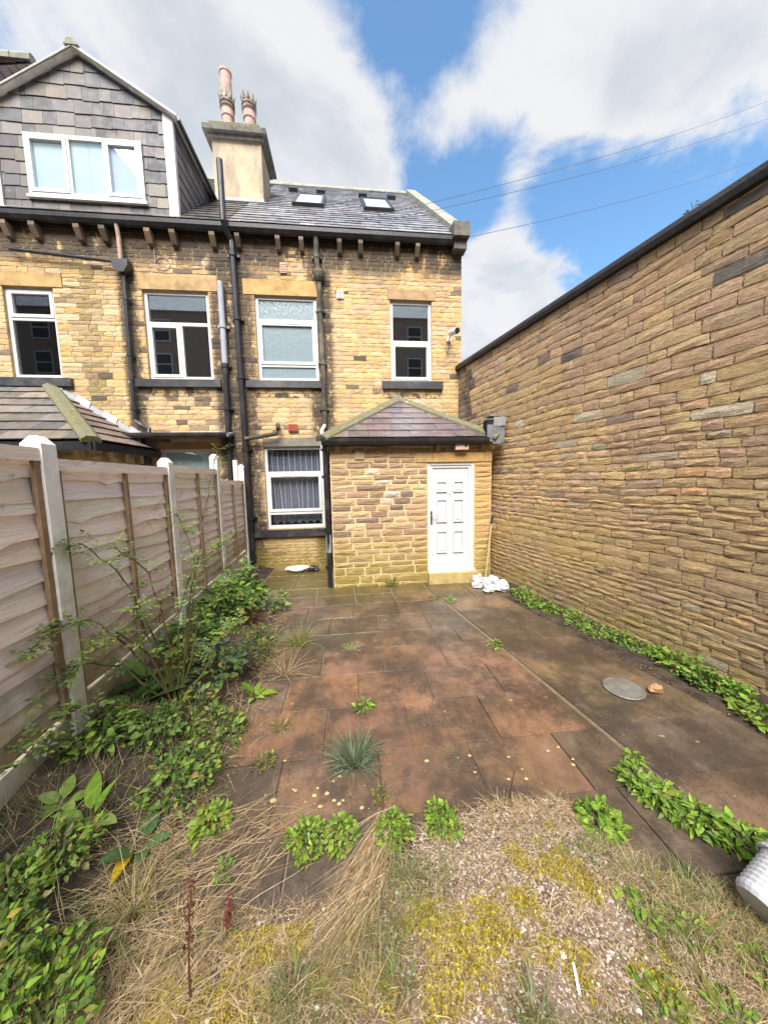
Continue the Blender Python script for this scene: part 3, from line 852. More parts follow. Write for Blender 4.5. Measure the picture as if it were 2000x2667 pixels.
# chimney on the party wall
CX0, CX1, CY0, CY1 = -2.89, -1.80, 8.66, 9.52
ch = MB(); ch.box(CX0, CX1, CY0, CY1, 8.1, 9.80, jit=.004); chim = ch.build('chimney', M['render'], house)
m = MB(); m.box(CX0-.07, CX1+.07, CY0-.07, CY1+.07, 9.70, 9.785); m.box(CX0-.15, CX1+.15, CY0-.15, CY1+.15, 9.79, 9.90, jit=.006); m.build('cap', M['cap_stone'], chim)
m = MB(); m.box(CX0-.05, CX1-.02, CY0-.05, CY1+.03, 9.902, 10.06, jit=.012); m.build('flaunching', M['moss_cap'], chim)
m = MB(); m.obox(Vector((CX0-.08, CY0-.10, roof_at(CY0-.10)+.03)), (CX1-CX0+.16, 0, 0), RV*.12, RN*.02); m.box(CX0-.012, CX1+.012, CY0-.014, CY0+.1, 8.36, 8.50); m.build('flashing', M['lead'], chim)
def pot(x, y, zb, prof, crown_z, crown_r, tall=None):
    p = MB().lathe((x, y, zb), prof, 20).build('chimney_pot', M['terracotta'], chim, smooth=False)
    q = MB()
    q.lathe((x, y, crown_z), [(crown_r*.85, -.02), (crown_r, .0), (crown_r*1.02, .04), (crown_r*.93, .05), (crown_r*.93, .08), (crown_r*1.03, .09), (crown_r*1.03, .13), (crown_r*.92, .14), (crown_r*.9, .2), (crown_r*.75, .26)], 20, caps=False)
    for k in range(9):
        a = 2*pi*k/9; c, s_ = cos(a), sin(a)
        q.tube([(x+c*crown_r*.85, y+s_*crown_r*.85, crown_z+.18), (x+c*crown_r*1.0, y+s_*crown_r*1.0, crown_z+.27), (x+c*crown_r*1.02, y+s_*crown_r*1.02, crown_z+.33)], [.03, .022, .006], 5)
    q.build('crown', M['pot_lichen'], p)
    if tall:
        MB().lathe((x, y, crown_z+.1), [(.125, 0), (.125, tall-.05), (.14, tall-.05), (.14, tall), (.11, tall), (.10, tall-.2)], 20, caps=False).build('flue_liner', M['terracotta'], p)
SH = [(.125, 0), (.125, .42), (.145, .44), (.145, .58), (.16, .60), (.12, .64)]
pot(-2.60, 9.0, 10.04, SH, 10.66, .165, .70)
pot(-2.10, 9.0, 10.04, SH, 10.66, .165)
# drainpipes
tall = drainpipe(house, [(-2.135, 6.72, 7.62), (-2.135, 6.72, 6.60), (-2.12, 6.80, 6.50), (-2.07, 6.90, 6.40), (-2.065, 6.90, 6.25), (-2.03, 6.90, .1)], .055, 'black', [(-2.06, 6.9, 6.15), (-2.052, 6.9, 5.0), (-2.045, 6.9, 3.9), (-2.035, 6.9, 2.5), (-2.03, 6.9, 1.1)], name='soil_pipe')
drainpipe(house, [(-.49, 6.88, 6.56), (-.488, 6.91, 6.06), (-.46, 6.92, 5.90), (-.465, 6.92, 4.95), (-.445, 6.92, 3.8), (-.455, 6.92, 2.9), (-.455, 6.92, .05)], .05, 'iron_old', [(-.488, 6.91, 6.2), (-.463, 6.92, 5.2), (-.455, 6.92, 4.2), (-.452, 6.92, 3.3)])
m = MB(); m.lathe((-.462, 6.90, 5.74), [(.05, 0), (.09, .06), (.115, .14), (.115, .19), (.1, .19), (.08, .1)], 12, caps=False); m.build('hopper', M['iron_old'], house)
drainpipe(house, [(-2.03, 6.86, 2.70), (-1.75, 6.85, 2.74), (-1.40, 6.85, 2.80), (-1.385, 6.86, 2.9), (-1.39, 6.90, 2.98), (-1.42, 7.03, 3.0)], .04, 'iron_old', name='waste_pipe')
drainpipe(house, [(-.455, 6.84, 2.95), (-.47, 6.2, 2.75), (-.42, 5.75, 2.6), (-.42, 5.60, 2.35)], .035, 'white_paint', name='waste_pipe')
drainpipe(house, [(-.375, 5.45, 2.46), (-.375, 5.50, 2.30), (-.37, 5.52, .02)], .04, 'black', [(-.372, 5.52, 1.9), (-.372, 5.52, 1.0), (-.37, 5.52, .35)])
MB().tube([(-.37, 5.52, .62), (-.37, 5.52, .92)], .046, 10).build('pipe_sleeve', M['pvc_grey'], house)
# air vents
def vent(x0, x1, z0, z1, mat):
    v = MB(); v.box(x0, x1, YF-.03, YF, z0, z1); v = v.build('air_vent', M[mat], house)
    for k in range(4):
        zz_ = z0+(z1-z0)*(k+.6)/4.6
        MB().box(x0+.012, x1-.012, YF-.038, YF-.029, zz_, zz_+(z1-z0)/9).build('louvre', M[mat], v)
vent(-1.20, -1.02, 2.86, 3.01, 'terracotta_vent'); vent(-1.21, -1.09, 5.91, 6.10, 'vent_pink'); vent(-.13, .015, 5.475, 5.62, 'white_paint')

# rear extension with the back door
YE, XE0, XE1 = 5.5, -.30, 2.49
DOOR = (1.35, 2.18, .20, 2.115)
ew = MB()
wall_sheet(ew, (XE0, YE+.005, 0), (1, 0, 0), (0, -1, 0), XE1-XE0, -.12, 2.50, [rel(DOOR, XE0)], .12)
wall_sheet(ew, (XE0+.012, YF, 0), (0, -1, 0), (-1, 0, 0), YF-YE-.02, -.12, 2.50, [], 0)
ew.add([(XE1, YE+.005, -.12), (XE1, YF, -.12), (XE1, YF, 2.5), (XE1, YE+.005, 2.5)], [(0, 1, 2, 3)])
ewall = ew.build('extension_wall', M['mortar_light'], house)
EXTP = [(.42, .28, .15), (.36, .235, .14), (.46, .325, .175), (.29, .195, .125), (.39, .26, .155), (.21, .15, .105), (.49, .35, .185)]
def ext_tint(x, z):
    c = vary(rng.choice(EXTP), .16)
    if x > 2.15: c = vary(rng.choice([(.48, .30, .11), (.44, .27, .1), (.5, .34, .14)]), .12)
    if z < .85: c = wmix(c, (.42, .31, .12), .55)
    g_ = math.exp(-((x-.5)/.28)**2-((z-1.72)/.2)**2)
    if rng.random() < g_*.9: c = wmix(c, (.66, .58, .5), .55)
    return c
holes = [rel(h, XE0) for h in (DOOR, (1.14, 2.5, 2.115, 2.285), (1.34, 2.22, -.2, .2))]
stones(ewall, M['stone'], (XE0, YE, 0), (1, 0, 0), (0, -1, 0), XE1-XE0, [-.1, .05, .20, 1.1, 2.115, 2.285, 2.46], holes, lambda s, z: ext_tint(XE0+s, z), .022, .014, (.2, .42), (.088, .115))
stones(ewall, M['stone'], (XE0, YF, 0), (0, -1, 0), (-1, 0, 0), YF-YE, [-.1, 1.1, 2.46], [], lambda s, z: ext_tint(XE0, z), .018, .014, (.2, .42), (.088, .115), limit=0, name='side_stone')
for a, b, col in ((1.145, 1.43, (.42, .27, .12)), (1.44, 2.35, (.48, .30, .11)), (2.36, 2.49, (.44, .29, .12))):
    MB().box(a, b, YE-.018, YE+.1, 2.12, 2.28, col, .003).build('lintel', M['dressed'], house)
MB().box(1.335, 2.225, YE-.12, YE+.1, -.05, .185, (.42, .32, .13), .006).build('door_step', M['dressed'], house)
for x in (-.17, .685, 1.523, 2.316): corbel(house, x, 2.28, 2.455, YE-.005, .085, .07, (.33, .21, .13))
MB().box(.11, .27, YE-.03, YE+.02, 2.18, 2.335, (.4, .3, .19), .003).build('vent_block', M['dressed'], house)
# door
m = MB(); a, b, c, d = DOOR
bars(m, a, b, c, d, YE+.015, YE+.085, .05); m.box(a-.01, b+.01, YE-.05, YE+.005, c-.012, c+.04)
fr = m.build('door_frame', M['upvc'], house)
m = MB(); bars(m, a+.05, b-.05, c+.05, d-.05, YE+.03, YE+.09, .045); m.build('frame_bead', M['upvc'], fr)
da, db, dc, dd = a+.095, b-.095, c+.095, d-.095
door = MB().box(da, db, YE+.048, YE+.09, dc, dd).build('door', M['door_upvc'], house)
for pa, pb in ((1.515, 1.70), (1.815, 2.0)):
    for pc, pd in ((1.60, 1.79), (1.07, 1.475), (.52, .915)):
        m = MB()
        bars(m, pa, pb, pc, pd, YE+.026, YE+.05, .02)
        m.prism([(pa+.04, YE+.05, pc+.04), (pb-.04, YE+.05, pc+.04), (pb-.04, YE+.05, pd-.04), (pa+.04, YE+.05, pd-.04)], (0, -.01, 0))
        m.build('door_panel', M['door_upvc'], door)
m = MB(); m.box(a+.052, a+.080, YE+.018, YE+.032, 1.04, 1.27); m.build('handle_plate', M['dark_plastic'], fr)
m = MB(); m.tube([(a+.066, YE+.02, 1.20), (a+.066, YE-.025, 1.20), (a+.08, YE-.03, 1.20), (a+.17, YE-.03, 1.195)], .009, 8); m.build('handle', M['metal'], fr)
MB().tube([(1.755, YE+.047, 1.56), (1.755, YE+.040, 1.56)], .009, 10).build('spyhole', M['metal'], door)
# hipped porch roof leaning on the house
EA, EB, PK = Vector((-.40, 5.36, 2.515)), Vector((2.53, 5.36, 2.515)), Vector((1.09, 7.0, 3.52))
m = MB(); bl, br_ = Vector((-.40, 7.0, 2.515)), Vector((2.53, 7.0, 2.515)); dz = Vector((0, 0, -.015))
m.add([EA+dz, EB+dz, PK+dz, bl+dz, br_+dz], [(0, 1, 2), (0, 2, 3), (1, 4, 2), (0, 3, 4, 1)])
eroof = m.build('extension_roof', M['underlay'], house)
SL_P = [(.115, .085, .09), (.135, .095, .10), (.095, .075, .08), (.14, .105, .10), (.11, .09, .10)]
pv_ = Vector((0, 7.0-5.36, 3.52-2.515)); pl_ = pv_.length
lay_slates(eroof, M['slate_porch'], EA, (1, 0, 0), pv_, Vector((1, 0, 0)).cross(pv_), [(0, 0), (EB.x-EA.x, 0), (PK.x-EA.x, pl_)], .27, .34, SL_P)
for A_, sgn in ((EA, -1), (EB, 1)):
    n0 = 7
    d = PK-A_
    side = Vector((0, 0, 1)).cross(d).normalized()
    up = d.cross(side).normalized()
    if up.z < 0: up = -up
    for k in range(n0):
        p = A_+d*(k/n0)-d.normalized()*.03
        e = d/n0*1.0+d.normalized()*.02
        lift = Vector((0, 0, .004*(k % 2)))
        m = MB(); wv = .125
        poly = [p-side*wv-up*.035, p-side*wv+up*.0, p-side*.055+up*.06, p+side*.055+up*.06, p+side*wv, p+side*wv-up*.035]
        m.prism([q+lift for q in poly], e); m.build('hip_tile', M['moss_cap'], eroof)
for k in range(7):   # mossy mortar fillet where the roof meets the house wall
    for A_ in (bl, br_):
        p, q = A_+(PK-A_)*(k/7), A_+(PK-A_)*((k+1)/7)
        m = MB(); m.prism([p+V3(0, -.16, -.02), p+V3(0, -.01, .11), p+V3(0, 0, -.03)], q-p); m.build('flashing', M['moss_cap'], eroof)
MB().box(-.38, 2.40, YE-.10, YE-.02, 2.40, 2.50).build('fascia', M['black'], house)
gutter(house, -.42, 2.36, 5.34, 2.51, .9)
# slate clad kneeler at the end of the gutter
m = MB(); m.box(2.33, 2.62, 5.33, 5.50, 2.44, 2.80); kb = m.build('slate_box_end', M['underlay'], house)
for a, b, c, d, y in ((2.325, 2.43, 2.44, 2.72, 5.318), (2.425, 2.56, 2.40, 2.74, 5.310), (2.56, 2.63, 2.42, 2.71, 5.320), (2.43, 2.55, 2.69, 2.84, 5.300), (2.545, 2.645, 2.70, 2.86, 5.304), (2.36, 2.66, 2.855, 2.875, 5.30)):
    MB().box(a, b, y, y+(.008 if c < 2.85 else .2), c, d, vary((.2, .2, .21), .35), .003).build('slate', M['slate_dry'], kb)
# ------------------------------------------------------------------ the neighbour's house
nb = thing('terraced_house', (-4.5, 7.0, 0), 'mid terrace sandstone house with slate hung dormer over its black gutter', 'house')
NX0, NX1 = -7.0, -2.1
NW = {1: (-6.17, -5.33, 3.88, 5.49), 2: (-3.79, -2.60, 3.88, 5.52), 6: (-3.72, -2.76, .9, 2.52)}
m = MB()
wall_sheet(m, (NX0, YF+.005, 0), (1, 0, 0), (0, -1, 0), NX1-NX0, -.12, 6.7, [rel(w, NX0) for w in NW.values()], .16)
m.add([(NX0, 2*RY-YF, -.12), (NX1, 2*RY-YF, -.12), (NX1, 2*RY-YF, 6.7), (NX0, 2*RY-YF, 6.7)], [(0, 3, 2, 1)])
m.add([(NX0, YF+.005, -.12), (NX0, 2*RY-YF, -.12), (NX0, 2*RY-YF, 6.7), (NX0, RY, RZ), (NX0, YF+.005, 6.7)], [(0, 4, 3, 2, 1)])
nwall = m.build('wall', M['mortar'], nb)
NL = [(-6.35, -5.15, 5.49, 5.74), (-3.86, -2.41, 5.52, 5.77), (-3.8, -2.7, 2.52, 2.66)]
NS = [(-6.4, -5.15, 3.71, 3.86), (-4.015, -2.45, 3.72, 3.86)]
holes = [rel(h, NX0) for h in list(NW.values())+NL+NS+[(-6.17, -5.33, 3.8, 3.9), (-3.79, -2.6, 3.8, 3.9), (-7.1, -3.95, -.2, 2.4)]]
stones(nwall, M['stone'], (NX0, YF, 0), (1, 0, 0), (0, -1, 0), NX1-NX0, [-.1, .9, 2.52, 2.66, 3.72, 3.86, 5.49, 5.52, 5.74, 6.50], holes, lambda s, z: facade_tint(NX0+s, z), .007, .009, (.12, .36), (.068, .105), first=.55)
for i, (a, b, c, d) in enumerate(NL): MB().box(a+.005, b-.005, YF-.016, YF+.15, c+.004, d-.004, [(.40, .26, .11), (.38, .25, .12), (.3, .2, .1)][i], .004).build('lintel', M['dressed'], nb)
for a, b, c, d in NS: MB().box(a, b, YF-.075, YF+.16, c, d, (1, 1, 1), .003).build('sill', M['sill'], nb)
x0, x1, z0, z1 = NW[1]
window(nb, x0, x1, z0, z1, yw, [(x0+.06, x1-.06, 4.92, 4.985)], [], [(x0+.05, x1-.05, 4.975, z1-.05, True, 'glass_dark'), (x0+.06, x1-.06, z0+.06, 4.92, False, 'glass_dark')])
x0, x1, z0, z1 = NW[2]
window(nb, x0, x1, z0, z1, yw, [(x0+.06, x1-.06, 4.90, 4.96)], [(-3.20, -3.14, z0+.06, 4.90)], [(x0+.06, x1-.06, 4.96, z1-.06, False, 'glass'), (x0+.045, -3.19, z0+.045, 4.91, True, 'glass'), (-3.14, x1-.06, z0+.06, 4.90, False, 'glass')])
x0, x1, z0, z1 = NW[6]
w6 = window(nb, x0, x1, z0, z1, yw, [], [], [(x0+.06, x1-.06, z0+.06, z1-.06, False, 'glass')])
MB().box(x0+.02, x1-.02, yw+.10, yw+.11, z0, z1).build('blind', M['blind_cyan'], w6)
m = MB(); roof_shell(m, NX0, NX1-.002); nroof = m.build('roof', M['underlay'], nb)
SLN = [(.14, .13, .125), (.17, .155, .15), (.115, .11, .11), (.15, .13, .12)]
lay_slates(nroof, M['slate_wet'], (NX0, EY-.03, EZ-.03), (1, 0, 0), RV, RN, [(0, 0), (NX1-NX0-.01, 0), (NX1-NX0-.01, rl), (0, rl)], .285, .34, SLN, lift=.02, th=.009, limit=120)
x = NX0
while x < NX1-.1:
    q = MB(); q.prism([(x, RY-.16, RZ-.10), (x, RY-.15, RZ-.06), (x, RY-.05, RZ+.06), (x, RY+.05, RZ+.06), (x, RY+.15, RZ-.06), (x, RY+.16, RZ-.10)], (.44, 0, 0)); q.build('ridge_tile', M['coping_grey'], nroof); x += .445
MB().box(NX0, NX1-.004, 6.915, 6.985, 6.50, 6.66).build('fascia', M['black'], nb)
gutter(nb, NX0, NX1-.002, 6.85, 6.645, 1.1)
for x in (-5.89, -5.43, -4.71, -4.29, -3.53, -3.10, -2.40): corbel(nb, x, 6.27, 6.498, 6.99, .10, .16, (.15, .105, .07))
# dormer
DX0, DX1, DYF, DZ0, DZE, DZA, DXM = -5.92, -3.0, 6.98, 6.70, 8.47, 9.30, -4.48
yb = EY+(DZE-EZ)/((RZ-EZ)/(RY-EY))
ya = EY+(DZA-EZ)/((RZ-EZ)/(RY-EY))
m = MB(); dyf = DYF+.02
m.add([(DX0, dyf, DZ0), (DX1, dyf, DZ0), (DX1, dyf, DZE), (DXM, dyf, DZA), (DX0, dyf, DZE)], [(0, 1, 2, 3, 4)])
m.add([(DX1, dyf, DZ0), (DX1, yb, DZE), (DX1, dyf, DZE)], [(0, 1, 2)])
m.add([(DX0, dyf, DZ0), (DX0, yb, DZE), (DX0, dyf, DZE)], [(0, 2, 1)])
dorm = m.build('dormer', M['underlay'], nb)
SLD = [(.085, .083, .088), (.10, .092, .094), (.07, .068, .072), (.13, .112, .094), (.11, .096, .096), (.175, .152, .122), (.055, .055, .06), (.15, .14, .138)]
DWIN = (-5.47, -3.545, 7.0, 8.0)
lay_slates(dorm, M['slate_dry'], (0, DYF, 0), (1, 0, 0), (0, 0, 1), (0, -1, 0), [(DX0+.02, 6.72), (DX1-.15, 6.72), (DX1-.15, DZE+.06), (DXM, DZA), (DX0+.02, DZE)], .213, .27, SLD, [DWIN], wj=.36, ragged=2.6)
lay_slates(dorm, M['slate_dry'], (DX1, dyf, 0), (0, 1, 0), (0, 0, 1), (1, 0, 0), [(0, 6.75), (yb-dyf, DZE-.02), (0, DZE-.02)], .213, .27, [(.12, .11, .11), (.15, .13, .12), (.1, .09, .09)])
MB().box(DX1-.145, DX1+.02, DYF-.05, DYF+.03, 6.74, DZE+.03).build('corner_board', M['white_paint'], dorm)
MB().box(DX0-.10, DX0+.015, DYF-.05, DYF+.03, 6.74, DZE+.0).build('corner_board', M['white_paint'], dorm)
a, b, c, d = DWIN
dw = window(dorm, a, b, c, d, DYF-.055, [], [(-4.80, -4.745, c+.06, d-.06), (-4.20, -4.145, c+.06, d-.06)], [(a+.05, -4.79, c+.05, d-.05, True, 'glass'), (-4.745, -4.20, c+.06, d-.06, False, 'glass'), (-4.155, b-.05, c+.05, d-.05, True, 'glass')], fw=.065, room=False)
for xa, xb, mt in ((a+.04, -4.47, 'blind_cyan'), (-4.465, -4.17, 'blind_cyan'), (-4.165, b-.04, 'blind_lilac')):
    MB().box(xa, xb, DYF+.004, DYF+.011, c+.03, d-.03).build('blind', M[mt], dw)
MB().box(a-.03, b+.03, DYF-.075, DYF-.01, c-.05, c-.002).build('sill', M['upvc'], dw)
# dormer roof: two slopes with a pale verge
for xe, sg in ((DX0-.12, 1), (DX1+.12, -1)):
    ze = DZE-.08
    q = MB(); P = [V3(xe, DYF-.12, ze), V3(DXM, DYF-.12, DZA+.03), V3(DXM, ya, DZA+.03), V3(xe, yb+.0, ze)]
    q.prism(P, (0, 0, .05)); q.build('dormer_slope', M['slate_dry'], dorm)
    q = MB(); q.prism([V3(xe, DYF-.14, ze-.012), V3(DXM, DYF-.14, DZA+.018), V3(DXM, DYF-.14, DZA+.045), V3(xe, DYF-.14, ze+.015)], (0, .018, 0)); q.build('verge_board', M['coping_grey'], dorm)
q = MB(); q.prism([V3(DXM-.12, DYF-.15, DZA+.03), V3(DXM-.06, DYF-.15, DZA+.13), V3(DXM+.06, DYF-.15, DZA+.13), V3(DXM+.12, DYF-.15, DZA+.03)], (0, ya-DYF+.15, 0)); q.build('ridge_cap', M['coping_grey'], dorm)
q = MB(); q.tube([(DX1+.14, DYF-.1, DZE-.09), (DX1+.14, yb-.1, DZE-.09)], .035, 8); q.build('dormer_gutter', M['black'], dorm)
# neighbour's pipes
drainpipe(nb, [(-4.04, 6.85, 6.56), (-4.05, 6.9, 6.35), (-4.05, 6.9, 5.9)], .035, 'terracotta')
m = MB(); m.prism([V3(-4.18, 6.82, 5.94), V3(-4.16, 6.82, 5.80), V3(-4.07, 6.82, 5.72), V3(-3.98, 6.82, 5.72), V3(-3.90, 6.82, 5.84), V3(-3.90, 6.82, 5.94)], (0, .16, 0)); m.build('hopper', M['black'], nb)
drainpipe(nb, [(-4.03, 6.91, 5.74), (-4.05, 6.91, 4.4), (-4.075, 6.91, 3.08), (-3.95, 6.90, 2.97), (-3.80, 6.86, 2.90), (-3.80, 6.83, 2.80)], .036, 'black', [(-4.035, 6.91, 5.3), (-4.055, 6.91, 4.3), (-4.07, 6.91, 3.3)])
drainpipe(nb, [(-5.88, 6.9, 6.06), (-4.17, 6.9, 5.93)], .028, 'black', name='waste_pipe')
gp_ = drainpipe(nb, [(-2.33, 6.91, 5.66), (-2.335, 6.91, 4.15)], .055, 'pvc_grey', [(-2.332, 6.91, 4.85)])
drainpipe(nb, [(-2.335, 6.91, 4.15), (-2.37, 6.91, 2.4), (-2.38, 6.91, .1)], .052, 'black', [(-2.336, 6.91, 4.12), (-2.35, 6.91, 3.3), (-2.368, 6.91, 2.6)])
m = MB(); m.tube([(-3.50, 6.985, 6.33), (-3.50, 6.98, 6.0), (-3.50, 6.98, 5.98)], .006, 5)
m.tube([(-3.37+.13*cos(t*.3), 6.98, 5.98+.11*sin(t*.3)) for t in range(22)], .007, 5); m.build('cable_loop', M['terracotta'], nb)
# canopy over the neighbour's kitchen window
m = MB(); m.prism([V3(-4.05, 7.0, 2.86), V3(-4.05, 6.62, 2.76), V3(-4.05, 6.62, 2.71), V3(-4.05, 7.0, 2.80)], (1.78, 0, 0)); m.build('canopy', M['lead'], nb)
gutter(nb, -4.1, -2.28, 6.60, 2.79, .8)
MB().box(-3.99, -3.86, 6.66, 6.80, 2.2, 2.74).build('canopy_post', M['black'], nb)
# the neighbour's own rear extension: wall and stone slate hipped roof
NE0, NE1 = -7.0, -3.92
m = MB(); wall_sheet(m, (NE0, YE+.005, 0), (1, 0, 0), (0, -1, 0), NE1-NE0, -.12, 2.45, [], .1)
m.add([(NE1-.012, YE+.005, -.12), (NE1-.012, YF, -.12), (NE1-.012, YF, 2.45), (NE1-.012, YE+.005, 2.45)], [(0, 1, 2, 3)])
new_ = m.build('extension_wall', M['mortar_light'], nb)
stones(new_, M['stone'], (NE0, YE, 0), (1, 0, 0), (0, -1, 0), NE1-NE0, [-.1, 1.1, 2.44], [], lambda s, z: vary(rng.choice(LIGHT), .2), .014, .016, (.2, .45), (.09, .12), limit=60)
stones(new_, M['stone'], (NE1, YE, 0), (0, 1, 0), (1, 0, 0), YF-YE, [-.1, 1.1, 2.44], [], lambda s, z: vary(rng.choice(LIGHT), .2), .014, .016, (.2, .45), (.09, .12), limit=60)
for x in (-4.9, -4.4, -4.05): corbel(nb, x, 2.22, 2.44, YE-.01, .11, .1, (.42, .28, .13))
for y in (5.75, 6.15, 6.55):
    m = MB(); m.box(NE1-.02, NE1+.09, y, y+.10, 2.22, 2.44, vary((.40, .27, .13), .3), .004); m.build('corbel', M['dressed'], nb)
NA, NB_, NPK = Vector((-7.9, 5.32, 2.50)), Vector((-3.76, 5.32, 2.50)), Vector((-5.55, 7.0, 3.70))
nbl = Vector((-3.76, 7.0, 2.50))
m = MB(); m.add([NA+dz, NB_+dz, NPK+dz, V3(-7.9, 7, 3.68), nbl+dz], [(0, 1, 2, 3), (1, 4, 2), (0, 4, 1)]); nr = m.build('extension_roof', M['underlay'], nb)
pvn = Vector((0, 1.68, 1.20)); pln = pvn.length
SLS = [(.11, .095, .085), (.14, .12, .105), (.09, .08, .075), (.16, .135, .11), (.12, .115, .12)]
lay_slates(nr, M['stone_slate'], NA, (1, 0, 0), pvn, Vector((1, 0, 0)).cross(pvn), [(0, 0), (NB_.x-NA.x, 0), (NPK.x-NA.x, pln), (0, pln)], .30, .46, SLS, th=.014, lift=.03)
pvs = Vector((NPK.x-NB_.x, 0, 1.2)); pls = pvs.length
lay_slates(nr, M['stone_slate'], NB_, (0, 1, 0), pvs, Vector((0, 1, 0)).cross(pvs), [(0, 0), (1.68, 0), (1.68, pls)], .26, .38, [(.16, .12, .1), (.13, .1, .085), (.18, .14, .11)], th=.014, lift=.03)
d = NPK-NB_; side = Vector((0, 0, 1)).cross(d).normalized(); up = d.cross(side).normalized()
if up.z < 0: up = -up
for k in range(5):
    p = NB_+d*(k/5); e = d/5*1.02; wv = .12
    m = MB(); m.prism([p-side*wv-up*.03, p-side*wv+up*.02, p-side*.06+up*.07, p+side*.06+up*.07, p+side*wv+up*.02, p+side*wv-up*.03], e); m.build('hip_tile', M['moss_cap'], nr)
for k in range(8):
    p, q = nbl+(NPK-nbl)*(k/8), nbl+(NPK-nbl)*((k+1)/8)
    m = MB(); m.prism([p+V3(0, -.10, .02), p+V3(0, -.008, .13+.05*(k % 2)), p+V3(0, 0, -.02)], q-p); m.build('flashing', M['lead'], nr)
MB().box(-7.5, -3.74, 5.30, 5.34, 2.36, 2.48).build('gutter', M['black'], nb)
MB().box(-3.76, -3.70, 5.30, 6.99, 2.36, 2.48).build('gutter', M['black'], nb)

# ------------------------------------------------------------------ taller house further along, house across the back street
t3 = thing('terraced_house', (-9.6, 7.0, 0), 'taller terraced house with brown tiled roof rising behind the dormer', 'house')
m = MB(); m.box(-12.5, -7.06, 7.05, 13.0, -.1, 8.7); m.build('wall', M['brick_far'], t3)
m = MB(); m.prism([V3(-12.6, 6.85, 8.6), V3(-12.6, 9.9, 12.2), V3(-12.6, 13.2, 8.6)], (5.2, 0, 0)); tr = m.build('roof', M['underlay'], t3)
sv_ = Vector((0, 3.05, 3.6))
lay_slates(tr, M['brown_tile'], (-9.6, 6.85, 8.62), (1, 0, 0), sv_, Vector((1, 0, 0)).cross(sv_), [(0, 0), (2.2, 0), (2.2, sv_.length), (0, sv_.length)], .3, .22, [(.16, .1, .085), (.13, .085, .075), (.18, .12, .1)], limit=100, name='roof_tile', lift=.03, wj=.05)
lay_slates(tr, M['brown_tile'], (-7.395, 6.85, 8.62), (0, 1, 0), (0, 0, 1), (1, 0, 0), [(0, 0), (6.3, 0), (3.05, 3.55)], .3, .22, [(.16, .1, .085), (.13, .085, .075), (.18, .12, .1)], limit=60, name='hung_tile', lift=.03, wj=.05)
x = -9.6
while x < -7.4:
    m = MB(); m.tube([(x, 9.9, 12.22), (min(x+.43, -7.36), 9.9, 12.22)], .13, 8); m.build('ridge_tile', M['coping_grey'], tr); x += .45
op = thing('terraced_house', (-4, -15, 0), 'brown terraced house across the back street mirrored in the upper window', 'house')
m = MB(); m.box(-36, 22, -21, -15, -.1, 15.6); opw = m.build('wall', M['brick_far'], op)
for xx in (-28.4, -24.0, -19.6, -15.2, -10.8, -6.4, -2.0, 2.4, 5.4, 9.0, 13.4, 17.8):
    for zz_ in (3, 7.0, 10.6, 13.2):
        m = MB(); m.box(xx, xx+1.3, -14.99, -14.93, zz_, zz_+1.7); wv_ = m.build('window', M['upvc'], op)
        for k in range(2): MB().box(xx+.1, xx+1.2, -14.925, -14.915, zz_+.1+k*.8, zz_+.8+k*.8).build('pane', M['dark_plastic'], wv_)
m = MB(); m.prism([V3(-36.2, -21.2, 15.55), V3(-36.2, -18, 19.4), V3(-36.2, -14.8, 15.55)], (58.4, 0, 0)); m.build('roof', M['brown_tile'], op)

# ------------------------------------------------------------------ tall boundary wall on the right
WA = radians(-11.35)
wdir = Vector((sin(WA), cos(WA), 0)); wnrm = Vector((-wdir.y, wdir.x, 0))      # along (away), facing the yard
W0 = Vector((2.80, 5.0, 0)) + wdir*((6.99-5.0)/wdir.y)                            # far end, at the house corner
WLEN, WTOP = 8.4, 4.12
yardwall = thing('boundary_wall', tuple(W0-wdir*4), 'tall rough sandstone boundary wall with dark rounded coping beside the yard', 'wall')
m = MB(); q = -wnrm*.38; e = -wdir*WLEN
m.obox(W0-Zu*.12-wnrm*.006, e, q, Zu*(WTOP+.12)); yw_ = m.build('wall', M['mortar_yard'], yardwall)
YP = [(.60, .41, .21), (.63, .445, .22), (.58, .385, .21), (.52, .345, .21), (.61, .415, .23), (.65, .465, .215), (.50, .345, .215), (.61, .375, .19)]
def yard_tint(s, z):
    if s < .95:      # dark rendered strip near the house
        k = mnoise.noise(Vector((s*2, z*.7, 9)))
        if s < .5+.3*k: return vary((.13, .105, .085), .2)
    n_ = mnoise.noise(Vector((s*.55, z*.8, 2)))
    r = rng.random()
    if r < .02+.03*(n_ < -.1)+.035*(z > 2.6): return vary(rng.choice([(.20, .165, .135), (.25, .195, .15), (.16, .14, .12), (.30, .22, .165)]), .2)
    c = vary(rng.choice(YP), .12)
    if n_ > .05: c = wmix(c, (.46, .33, .13), .45)
    if z > 2.8: c = wmix(c, (.38, .265, .185), .35)
    if z < .35: c = wmix(c, (.36, .27, .13), .4)
    if rng.random() < .025: c = vary((.52, .44, .3), .1)
    return c
WARP[0] = .022
stones(yw_, M['stone_yard'], W0, -wdir, wnrm, WLEN, [-.1, .3, .75, 1.2, 1.7, 2.15, 2.65, 3.1, 3.6, WTOP-.02], [], yard_tint, .013, .012, (.13, .38), (.062, .115))
WARP[0] = 0.0
m = MB(); prof = [(.06, 0), (.075, .05), (.06, .10), (.01, .14), (-.10, .165), (-.30, .165), (-.40, .13), (-.45, .05), (-.44, 0)]
P = [W0+wnrm*a+Zu*(WTOP+b-.005)+wdir*.02 for a, b in prof]+[W0+wnrm*a+Zu*(WTOP+b-.005)+e for a, b in prof]; n = len(prof)
